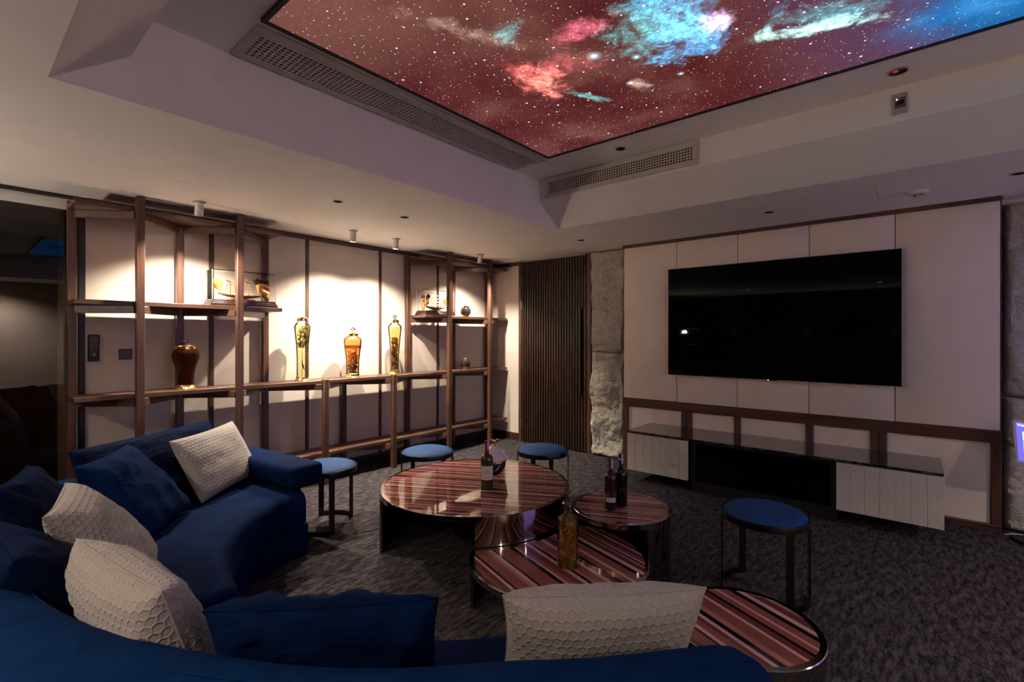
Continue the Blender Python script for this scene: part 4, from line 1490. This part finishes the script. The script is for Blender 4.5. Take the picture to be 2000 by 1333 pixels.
def boat_case(x0, x1, yc, z, flip, label, dep=0.20, top=0.31):
    t = thing('display_case', ((x0 + x1) / 2, yc, z), label, 'display case', 'acrylic cases with golden dragon boats')
    y0, y1 = yc - dep / 2, yc + dep / 2
    b = bmesh.new()
    for k, (ins, za, zb) in enumerate(((0.0, 0.0, 0.026), (0.008, 0.026, 0.040), (0.014, 0.040, 0.056))):
        bx((x0 + ins, y0 + ins, z + za), (x1 - ins, y1 - ins, z + zb), 0.003, 1, b)
    obj('plinth', b, DARKWOOD, t)
    xi0, xi1, yi0, yi1 = x0 + 0.016, x1 - 0.016, y0 + 0.016, y1 - 0.016
    zb, zt = z + 0.0565, z + top
    w = 0.004
    for lo, hi in (((xi0, yi0), (xi1, yi0 + w)), ((xi0, yi1 - w), (xi1, yi1)), ((xi0, yi0 + w), (xi0 + w, yi1 - w)), ((xi1 - w, yi0 + w), (xi1, yi1 - w))):
        obj('acrylic_wall', bx((*lo, zb), (*hi, zt - w)), ACRYLIC, t)
    obj('acrylic_lid', bx((xi0 - 0.006, yi0 - 0.006, zt - w), (xi1 + 0.006, yi1 + 0.006, zt)), ACRYLIC, t)
    # frosted glued edges
    for xx, yy in ((xi0, yi0), (xi1, yi0), (xi0, yi1), (xi1, yi1)):
        obj('glued_edge', bx((xx - 0.002, yy - 0.002, zb), (xx + 0.002, yy + 0.002, zt - w)), simple('pale_edge', (0.75, 0.72, 0.72), 0.4) if 'pale_edge' not in bpy.data.materials else bpy.data.materials['pale_edge'], t)
    # the boat
    L = (x1 - x0) * 0.40
    cx = (x0 + x1) / 2
    s = -1 if flip else 1
    bt = thing('dragon_boat', (cx, yc, zb), 'golden dragon boat figurine facing ' + ('left' if flip else 'right') + ' inside the ' + ('right' if flip else 'left') + ' acrylic case', 'figurine', 'golden dragon boats')
    hull = bmesh.new()
    rows = []
    for i in range(17):
        u = -1 + 2 * i / 16
        wv = 0.042 * (1 - abs(u) ** 3) + 0.006
        dz = 0.022 * abs(u) ** 3
        ring = []
        for k in range(9):
            a = math.pi * k / 8
            ring.append(hull.verts.new((cx + s * u * L * 0.86, yc + wv * math.cos(a), zb + 0.045 + dz - 0.032 * math.sin(a) * (1 - 0.6 * abs(u)))))
        rows.append(ring)
    for A, B in zip(rows, rows[1:]):
        for k in range(8):
            hull.faces.new((A[k], A[k + 1], B[k + 1], B[k]))
        hull.faces.new((A[0], B[0], B[8], A[8]))
    obj('hull', hull, AMBERGOLD, bt)
    obj('keel_stand', bx((cx - L * 0.5, yc - 0.02, zb), (cx + L * 0.5, yc + 0.02, zb + 0.016), 0.003), AMBERGOLD, bt)
    # neck and head
    X = lambda u: cx + s * u * L
    obj('dragon_neck', tube([(X(0.78), yc, zb + 0.075), (X(1.0), yc, zb + 0.03), (X(0.98), yc, zb + 0.075), (X(0.72), yc, zb + 0.105), (X(0.66), yc, zb + 0.14), (X(0.85), yc, zb + 0.16), (X(1.02), yc, zb + 0.145)], [0.016, 0.026, 0.034, 0.030, 0.024, 0.026, 0.015], 12), AMBERGOLD, bt)
    obj('jaw', tube([(X(0.9), yc, zb + 0.15), (X(1.06), yc, zb + 0.13), (X(1.12), yc, zb + 0.11)], [0.01, 0.009, 0.003], 8), AMBERGOLD, bt)
    obj('pearl', lathe([(0, -0.014), (0.010, -0.010), (0.014, 0), (0.010, 0.010), (0, 0.014)], (X(1.03), yc - 0.01, zb + 0.115), 14), RED, bt)
    rnd = random.Random(77 + flip)
    for i in range(26):
        u = 0.62 + 0.5 * rnd.random()
        zz = zb + 0.150 + 0.035 * rnd.random()
        yy = yc + rnd.uniform(-0.035, 0.035)
        obj('mane_leaf', tube([(X(u), yy, zz), (X(u - 0.10), yy + rnd.uniform(-0.01, 0.01), zz + 0.014), (X(u - 0.20), yy, zz + 0.012 + rnd.uniform(-0.01, 0.016))], [0.003, 0.008, 0.001], 6), BLACKLEAF, bt)
    # tail fan
    for i in range(9):
        a = math.radians(35 + 12.5 * i)
        c_, s_ = math.cos(a), math.sin(a)
        obj('tail_plume', tube([(X(-0.78), yc, zb + 0.075), (X(-0.86) - s * c_ * 0.03 + s * 0.0, yc, zb + 0.085 + 0.045 * s_), (X(-0.86) - s * c_ * 0.065, yc + 0.004 * (i % 3 - 1), zb + 0.09 + 0.095 * s_)], [0.005, 0.010, 0.003], 6), AMBERGOLD, bt)
    # masts, yards and rigging
    for u, hh in ((-0.42, 0.165), (-0.08, 0.195), (0.28, 0.165)):
        obj('mast', tube([(X(u), yc, zb + 0.04), (X(u), yc, zb + hh)], 0.004, 6), GOLD, bt)
        for k in range(4):
            zz = zb + 0.075 + (hh - 0.085) * k / 3
            hw = 0.045 - 0.007 * k
            obj('yard', tube([(X(u) - hw, yc - 0.012, zz), (X(u), yc - 0.018, zz + 0.004), (X(u) + hw, yc - 0.012, zz)], 0.0024, 5), GOLD, bt)
        for q in (-1, 1):
            obj('rigging', tube([(X(u) + q * 0.045, yc - 0.012, zb + 0.075), (X(u) + q * 0.024, yc - 0.012, zb + hh - 0.01)], 0.0016, 5), GOLD, bt)
        obj('pennant', tube([(X(u), yc, zb + hh - 0.004), (X(u) - s * 0.018, yc, zb + hh + 0.006), (X(u) - s * 0.034, yc, zb + hh + 0.002)], [0.002, 0.005, 0.001], 5), BLACKLEAF, bt)
    for i in range(7):
        u = -0.7 + 0.23 * i
        obj('red_charm', lathe([(0, -0.006), (0.006, 0), (0, 0.006)], (X(u), yc - 0.034, zb + 0.05), 8), RED, bt)
    return t


boat_case(1.452, 2.004, 4.635, ZMID, 0, 'left acrylic display case on dark stepped plinth above the brown jar')
boat_case(3.745, 4.235, 4.635, ZMID, 1, 'right acrylic display case on dark stepped plinth beside the small dark jar')

# ------------------------------------------------------------------ curved sofa in two sections
SOFA = velvet('royal_blue_velvet', (0.0022, 0.0105, 0.046), 0.10, 0.06)
SOFA2 = velvet('blue_velvet_back', (0.0014, 0.016, 0.064), 0.3, 0.06, (1.6, 1.6, 3))
FAR_F = catmull([(1.56, 3.06), (1.40, 3.055), (1.232, 2.965), (1.069, 2.82), (0.959, 2.677), (0.873, 2.499), (0.805, 2.25), (0.776, 2.105)], 6)
NEAR_F = catmull([(0.776, 2.09), (0.80, 1.87), (0.86, 1.66), (0.965, 1.45), (1.105, 1.257), (1.27, 1.10), (1.45, 0.935), (1.63, 0.765)], 6)
FAR_F = [p.to_2d() if len(p) == 3 else p for p in FAR_F]
NEAR_F = [p.to_2d() if len(p) == 3 else p for p in NEAR_F]
# outward side must lie to the left of travel: travel from the near end back to the far end
FAR_R = FAR_F            # goes from the right end towards the left: outward is to the right of travel
def flip_profile(pr):
    return [(-o, z) for o, z in pr][::-1]


def sofa_section(path, label, crest0, crest1, seed, b0, b1, bz):
    mid = path[len(path) // 2]
    t = thing('sofa_section', (mid.x, mid.y, 0), label, 'sofa', 'sections of the curved blue sofa')
    obj('base', sweep(path, flip_profile(rrect(0.02, b1, 0.02, 0.222, 0.012)), 0.0), SOFA, t, ang=35)
    obj('seat_cushion', sweep(path, flip_profile(rrect(-0.012, b1, 0.228, 0.43, [0.03, 0.03, 0.05, 0.06])), 0.004, seed, 0.05), SOFA, t, ang=50)
    bp = path[crest0:crest1]
    obj('backrest', sweep(bp, flip_profile(rrect(b0, b1, 0.425, bz, [0.03, 0.03, 0.125, 0.125] if bz > 0.72 else [0.02, 0.02, 0.06, 0.06], 8)), 0.012, seed + 5, 0.10), SOFA2, t, ang=60)
    for off, z in (((b0 + b1) / 2, bz - 0.0005), (b0 + 0.055, bz - 0.027)):
        pts = []
        for i in range(1, len(bp) - 1):
            tt = (bp[i + 1] - bp[i - 1]).normalized()
            nx, ny = tt.y, -tt.x
            pts.append((bp[i].x + nx * off, bp[i].y + ny * off, z))
        obj('seam', tube(pts, 0.003, 6), SOFA2, t)
    return t


FAR = sofa_section(FAR_F, 'far section of the curved blue velvet sofa with the arm rest', 16, None, 1.0, 0.86, 1.00, 0.69)
NEAR = sofa_section(NEAR_F, 'near section of the curved blue velvet sofa, its back towards the viewer', 0, None, 9.0, 0.575, 0.845, 0.765)


def arm_rest():
    b = bx((-0.5, -0.5, -0.5), (0.5, 0.5, 0.5))
    bmesh.ops.subdivide_edges(b, edges=b.edges[:], cuts=1)
    p0, p1 = Vector((1.455, 3.95)), Vector((1.565, 3.09))
    d = (p1 - p0)
    L = d.length
    d.normalize()
    w = 0.245
    b.free()
    b = bx((0, -w / 2, 0.462), (L, w / 2, 0.602), 0.035, 4)
    M = Matrix(((d.x, -d.y, 0, p0.x), (d.y, d.x, 0, p0.y), (0, 0, 1, 0), (0, 0, 0, 1)))
    bmesh.ops.transform(b, matrix=M, verts=b.verts)
    return b


obj('arm_rest', arm_rest(), SOFA, FAR, ang=60)


def cushion(name, BL, BR, TL, T, mat_, label, group=None, seed=0, wr=0.010, cat='cushion', sag=0.0, corner=0.06, n=30, pip=None, powr=0.42, fold=0.0):
    """pillow spanned by three corners; T = full thickness"""
    BL, BR, TL = Vector(BL), Vector(BR), Vector(TL)
    ux = BR - BL
    w = ux.length
    ux.normalize()
    uy = TL - BL
    uy = uy - ux * uy.dot(ux)
    h = uy.length
    uy.normalize()
    nn = ux.cross(uy)
    C = (BL + BR) / 2 + (TL - BL) / 2
    b = bmesh.new()
    uvl = b.loops.layers.uv.new('UVMap')
    grid = {}

    def surf(u, v, s):
        e = corner
        x = u * w / 2 * (1 - e * (1 - v * v))
        y = v * h / 2 * (1 - e * (1 - u * u))
        th = T / 2 * (max(0, (1 - u ** 4) * (1 - v ** 4))) ** powr * (1 - 0.25 * (u * u + v * v) / 2)
        edge = 1 - max(abs(u), abs(v))
        wrk = wr * noise.fractal(Vector((u * 2.2 + seed * 3.1 + s * 9, v * 2.2 + seed, seed * 1.7)), 0.8, 2.1, 4) * min(1, edge * 5)
        # radial pulls from the corners
        ang = math.atan2(v, u)
        wrk += wr * 0.5 * math.sin(ang * 14 + seed * 2 + 3 * s) * (u * u * v * v) * min(1, edge * 4) * 2
        if fold:
            q_ = Vector((u * 2.6 + seed, v * 1.1 + s * 4, seed * 2.3))
            wrk += fold * (abs(noise.noise(q_)) - 0.22) * min(1, edge * 6)
        y += -sag * (1 - u * u) * max(0, v) * h
        return C + ux * x + uy * y + nn * (s * th + wrk)
    side = {}
    for s in (1, -1):
        for i in range(n + 1):
            for j in range(n + 1):
                u, v = -1 + 2 * i / n, -1 + 2 * j / n
                # denser near the border
                u = math.copysign(abs(math.sin(u * math.pi / 2)), u)
                v = math.copysign(abs(math.sin(v * math.pi / 2)), v)
                border = i in (0, n) or j in (0, n)
                if border and s == -1:
                    side[(s, i, j)] = side[(1, i, j)]
                else:
                    vv = b.verts.new(surf(u, v, s))
                    side[(s, i, j)] = vv
                    grid[vv] = (0, 0)
    arc = {}
    for s in (1, -1):      # arc lengths from the middle lines, so that the weave is not stretched
        m_ = n // 2
        for j in range(n + 1):
            for sg in (1, -1):
                acc, k = 0.0, m_
                arc[(s, m_, j)] = [0.0, 0.0]
                while 0 <= k + sg <= n:
                    acc += (side[(s, k + sg, j)].co - side[(s, k, j)].co).length
                    k += sg
                    arc[(s, k, j)] = [sg * acc, 0.0]
        for i in range(n + 1):
            for sg in (1, -1):
                acc, k = 0.0, m_
                while 0 <= k + sg <= n:
                    acc += (side[(s, i, k + sg)].co - side[(s, i, k)].co).length
                    k += sg
                    arc[(s, i, k)][1] = sg * acc
    for s in (1, -1):
        for i in range(n):
            for j in range(n):
                q = [side[(s, i, j)], side[(s, i + 1, j)], side[(s, i + 1, j + 1)], side[(s, i, j + 1)]]
                if s == -1:
                    q = q[::-1]
                f = b.faces.new(q)
                cells = [(i, j), (i + 1, j), (i + 1, j + 1), (i, j + 1)]
                if s == -1:
                    cells = cells[::-1]
                for l, (a_, c_) in zip(f.loops, cells):
                    l[uvl].uv = (arc[(s, a_, c_)][0] + (3.0 if s == -1 else 0), arc[(s, a_, c_)][1])
    zmin = min(v.co.z for v in b.verts)
    t = thing(name, (C.x, C.y, zmin), label, cat, group)
    border = [side[(1, i, 0)].co.copy() for i in range(n)] + [side[(1, n, j)].co.copy() for j in range(n)] + [side[(1, n - i, n)].co.copy() for i in range(n)] + [side[(1, 0, n - j)].co.copy() for j in range(n)]
    obj('cover', b, mat_, t, ang=180)
    obj('piping', tube(border, 0.0035, 6, True), pip or mat_, t, ang=180)
    return t


CREAM = hexcloth('cream_honeycomb', (0.345, 0.305, 0.275), cell=0.026, depth=0.006, strength=0.55, rough=0.75, dark=0.72)
CREAMPIP = simple('cream_piping', (0.31, 0.272, 0.246), 0.7)
NAVY = velvet('navy_crushed_velvet', (0.0014, 0.011, 0.05), 0.5, 0.16, (1.2, 1.2, 4), (0.12, 0.3, 0.85))
DARKNAVY = velvet('midnight_crushed_velvet', (0.0018, 0.006, 0.026), 0.55, 0.2, (1.5, 1.5, 5), (0.08, 0.22, 0.7))
MIDNAVY = velvet('deep_navy_velvet', (0.0011, 0.0075, 0.034), 0.55, 0.16, (1.3, 1.3, 4), (0.1, 0.26, 0.8))
GC, GN = 'cream honeycomb cushions on the sofa', 'dark blue velvet cushions on the sofa'
cushion('back_cushion', (0.51, 3.27, 0.445), (1.33, 3.80, 0.445), (0.425, 3.40, 0.845), 0.17, DARKNAVY, 'long midnight blue back cushion along the far end of the sofa', GN, 2, 0.012, corner=0.02)
cushion('throw_cushion', (1.02, 3.32, 0.445), (1.50, 3.69, 0.462), (0.88, 3.46, 0.815), 0.15, CREAM, 'cream honeycomb cushion leaning beside the sofa arm rest', GC, 3, 0.006, pip=CREAMPIP)
cushion('throw_cushion', (0.66, 2.90, 0.448), (0.93, 3.25, 0.46), (0.42, 3.12, 0.82), 0.16, NAVY, 'blue velvet cushion between the two far cream cushions', GN, 4, 0.010, fold=0.03)
cushion('throw_cushion', (0.50, 2.14, 0.46), (0.62, 2.66, 0.448), (0.24, 2.36, 0.83), 0.17, CREAM, 'cream honeycomb cushion in the bend of the sofa, partly behind a dark one', GC, 5, 0.008, pip=CREAMPIP)
cushion('throw_cushion', (0.33, 2.66, 0.47), (0.47, 3.10, 0.46), (0.12, 2.76, 0.855), 0.16, DARKNAVY, 'midnight blue cushion at the left picture edge behind the cream one', GN, 6, 0.010, fold=0.03)
cushion('throw_cushion', (0.36, 1.84, 0.46), (0.32, 2.34, 0.46), (0.12, 1.90, 0.845), 0.17, DARKNAVY, 'midnight blue cushion at the left picture edge between two cream ones', GN, 7, 0.012, fold=0.03)
cushion('throw_cushion', (0.475, 1.27, 0.448), (0.40, 1.80, 0.448), (0.315, 1.415, 0.865), 0.20, CREAM, 'large cream honeycomb cushion nearest the viewer at lower left', GC, 8, 0.012, pip=CREAMPIP)
cushion('throw_cushion', (0.92, 1.03, 0.448), (0.53, 1.40, 0.448), (0.775, 0.905, 0.815), 0.16, MIDNAVY, 'nearly black blue velvet cushion leaning on the front sofa back', GN, 9, 0.03, fold=0.028)
cushion('throw_cushion', (1.40, 0.545, 0.448), (1.03, 0.92, 0.448), (1.285, 0.425, 0.80), 0.17, CREAM, 'cream honeycomb cushion leaning on the front sofa back at lower right', GC, 10, 0.009, pip=CREAMPIP)

# ------------------------------------------------------------------ touch panel on its stand, right edge
tb = thing('touch_panel', (4.95, -0.62, 0), 'glowing violet touch panel on a slim stand at the right picture edge', 'touch panel')
tl, bl_ = Vector((4.955, -0.498, 0.864)), Vector((4.865, -0.505, 0.572))
vu = (tl - bl_)
PH = vu.length
vu.normalize()
vr = Vector((0.0, -1.0, -0.02)).normalized()
vn = vr.cross(vu).normalized()
if vn.x > 0:
    vn = -vn
def panel_box(r0, r1, u0, u1, n0, n1, bev=0.0, seg=1):
    b = bx((r0, u0, n0), (r1, u1, n1), bev, seg)
    M = Matrix(((vr.x, vu.x, vn.x, bl_.x), (vr.y, vu.y, vn.y, bl_.y), (vr.z, vu.z, vn.z, bl_.z), (0, 0, 0, 1)))
    bmesh.ops.transform(b, matrix=M, verts=b.verts)
    bmesh.ops.recalc_face_normals(b, faces=b.faces[:])
    return b
PWD = 0.22
obj('bezel', panel_box(0, PWD, 0, PH, -0.012, 0, 0.006, 3), simple('pale_blue_bezel', (0.55, 0.60, 0.70), 0.35), tb)
scr = obj('screen', panel_box(0.016, PWD - 0.016, 0.018, PH - 0.018, 0.0002, 0.0012), emit('violet_screen', (0.075, 0.055, 0.32), 1.0), tb)
obj('screen_tile', panel_box(0.045, PWD - 0.03, 0.165, 0.225, 0.0014, 0.0018), emit('teal_tile', (0.25, 0.75, 0.75), 1.1), scr)
obj('screen_tile', panel_box(0.045, PWD - 0.03, 0.085, 0.158, 0.0014, 0.0018), emit('blue_tile', (0.10, 0.30, 0.95), 1.1), scr)
fc = bpy.data.curves.new('screen_text', 'FONT')
fc.body = 'Vie'
fc.size = 0.026
fo = bpy.data.objects.new('screen_text_tmp', fc)
COL.objects.link(fo)
bpy.context.view_layer.update()
tm = bpy.data.meshes.new_from_object(fo)
bpy.data.objects.remove(fo)
tbm = bmesh.new()
tbm.from_mesh(tm)
M = Matrix(((vr.x, vu.x, vn.x, bl_.x), (vr.y, vu.y, vn.y, bl_.y), (vr.z, vu.z, vn.z, bl_.z), (0, 0, 0, 1))) @ Matrix.Translation((0.022, PH - 0.044, 0.0016))
bmesh.ops.transform(tbm, matrix=M, verts=tbm.verts)
obj('lettering', tbm, emit('white_lettering', (0.9, 0.9, 1.0), 1.0), scr, sm=False)
cpos = bl_ + vr * (PWD / 2) + vu * (PH / 2) - vn * 0.013
obj('pole', tube([(4.98, -0.615, 0.016), (4.98, -0.615, 0.62), tuple(cpos)], 0.011, 12), BRONZE, tb)
obj('foot_plate', lathe([(0, 0), (0.12, 0), (0.12, 0.01), (0.11, 0.014), (0, 0.016)], (4.98, -0.615, 0), 36), BRONZE, tb)
tag(obj('cable', tube([(5.05, -0.47, 0.0045), (5.11, -0.53, 0.0045), (5.125, -0.68, 0.0045), (5.12, -0.85, 0.0045)], 0.004, 6), simple('pale_cable', (0.55, 0.56, 0.62), 0.5)), 'thin pale cable on the carpet at the foot of the stone wall', 'cable')

# ------------------------------------------------------------------ behind the camera: bar with violet strips, added fill lights
bar_ = thing('back_bar', (XB + 0.2, 4.45, 0), 'dark back bar with violet lit shelves behind the viewer', 'bar')
obj('counter', bx((XB + 0.001, 4.1, 0), (XB + 0.5, 4.8, 0.95), 0.005), DARKWOOD, bar_)
for z in (1.25, 1.65):
    s_ = obj('bar_shelf', bx((XB + 0.001, 4.1, z), (XB + 0.3, 4.8, z + 0.03), 0.003), DARKWOOD, bar_)
    obj('violet_strip', bx((XB + 0.301, 4.35, z + 0.008), (XB + 0.306, 4.7, z + 0.017)), emit('violet_led', (0.32, 0.22, 1.0), NEON_STRENGTH), s_)

tag(obj('violet_light_panel', bx((3.3, YB + 0.001, 1.3), (5.1, YB + 0.02, 2.36)), emit('violet_cove_led', (0.36, 0.26, 1.0), FILL_PANEL_STRENGTH)), 'violet backlit panel on the rear wall behind the viewer', 'light panel')  # unseen panel, added for violet light from behind


def fill_downlight(x, y, label, watts):  # unseen downlight added to fill the room with warm light
    t = downlight(x, y, ZC, label, 0.05, emit('lit_lens', FILL_COL, 8.0) if 'lit_lens' not in bpy.data.materials else bpy.data.materials['lit_lens'])
    lo = spot_lamp('downlight_beam', (x, y, ZC - 0.012), (x, y, 0), watts, FILL_COL, 140, 0.8, 0.04)
    lo.parent = t
    lo.location = Vector((0, 0, -0.012))


for k, (x, y) in enumerate(((-1.4, 0.6), (-1.4, 2.9), (0.6, -3.0), (3.4, -3.0))):
    fill_downlight(x, y, ('lit downlight behind the viewer, nearest the nebula panel side', 'lit downlight behind the viewer, near the glass door', 'lit downlight at the rear wall, left one', 'lit downlight at the rear wall, right one')[k], FILL_REAR_W * (0.3, 0.3, 1.0, 0.35)[k])


def fill_sconce(y, label):  # unseen wall lamp added to lift the ceiling brightness
    t = thing('wall_sconce', (XB, y, 1.25), label, 'sconce')
    obj('back_plate', bx((XB + 0.0005, y - 0.05, 1.26), (XB + 0.012, y + 0.05, 1.4), 0.003), BRONZE, t)
    obj('cup', lathe([(0, 0.0), (0.03, 0.0), (0.055, 0.12), (0.052, 0.12), (0.028, 0.006), (0, 0.006)], (XB + 0.075, y, 1.26), 32), BRONZE, t)
    obj('bulb', lathe([(0, 0.01), (0.016, 0.015), (0.02, 0.03), (0.013, 0.042), (0, 0.046)], (XB + 0.075, y, 1.26), 20), emit('sconce_bulb', FILL_COL, 3.0) if 'sconce_bulb' not in bpy.data.materials else bpy.data.materials['sconce_bulb'], t)
    lo = spot_lamp('sconce_beam', (XB + 0.075, y, 1.40), (XB + 0.42, y, 2.4), FILL_SCONCE_W, FILL_COL, 116, 0.6, 0.03)
    lo.parent = t
    lo.location = Vector((0.075, 0, 0.15))


corr = spot_lamp('corridor_beam', (-0.4, 5.4, ZC - 0.012), (-0.4, 5.6, 0), 30.0, FILL_COL, 150, 0.8, 0.04)  # added lamp, brings out the brown wood behind the glass
cdl = downlight(-0.4, 5.4, ZC, 'lit downlight in the corridor behind the dark glass door', 0.05, bpy.data.materials['lit_lens'])
corr.parent = cdl
corr.location = Vector((0, 0, -0.012))
fill_sconce(0.4, 'bronze uplight sconce on the wall behind the viewer, right one')
fill_sconce(2.0, 'bronze uplight sconce on the wall behind the viewer, middle one')
fill_sconce(3.6, 'bronze uplight sconce on the wall behind the viewer, left one')

tq = thing('floor_uplighter', (-1.5, 4.35, 0), 'bronze floor uplighter standing by the glass door left of the view', 'floor lamp')  # out-of-view lamp added to brighten the low ceiling
obj('base', lathe([(0, 0), (0.14, 0), (0.14, 0.012), (0.02, 0.02), (0, 0.02)], (-1.5, 4.35, 0), 36), BRONZE, tq)
obj('pole', tube([(-1.5, 4.35, 0.018), (-1.5, 4.35, 1.47)], 0.011, 12), BRONZE, tq)
obj('bowl', lathe([(0, 1.465), (0.05, 1.47), (0.13, 1.55), (0.126, 1.55), (0.048, 1.478), (0, 1.474)], (-1.5, 4.35, 0), 40), BRONZE, tq)
obj('bulb', lathe([(0, 1.478), (0.02, 1.482), (0.024, 1.495), (0.014, 1.508), (0, 1.512)], (-1.5, 4.35, 0), 20), bpy.data.materials['sconce_bulb'], tq)
lo = spot_lamp('uplighter_beam', (-1.5, 4.35, 1.56), (-1.0, 4.1, 2.4), FILL_UPLIGHTER_W, FILL_COL, 134, 0.4, 0.05)
lo.parent = tq
lo.location = Vector((0, 0, 1.56))
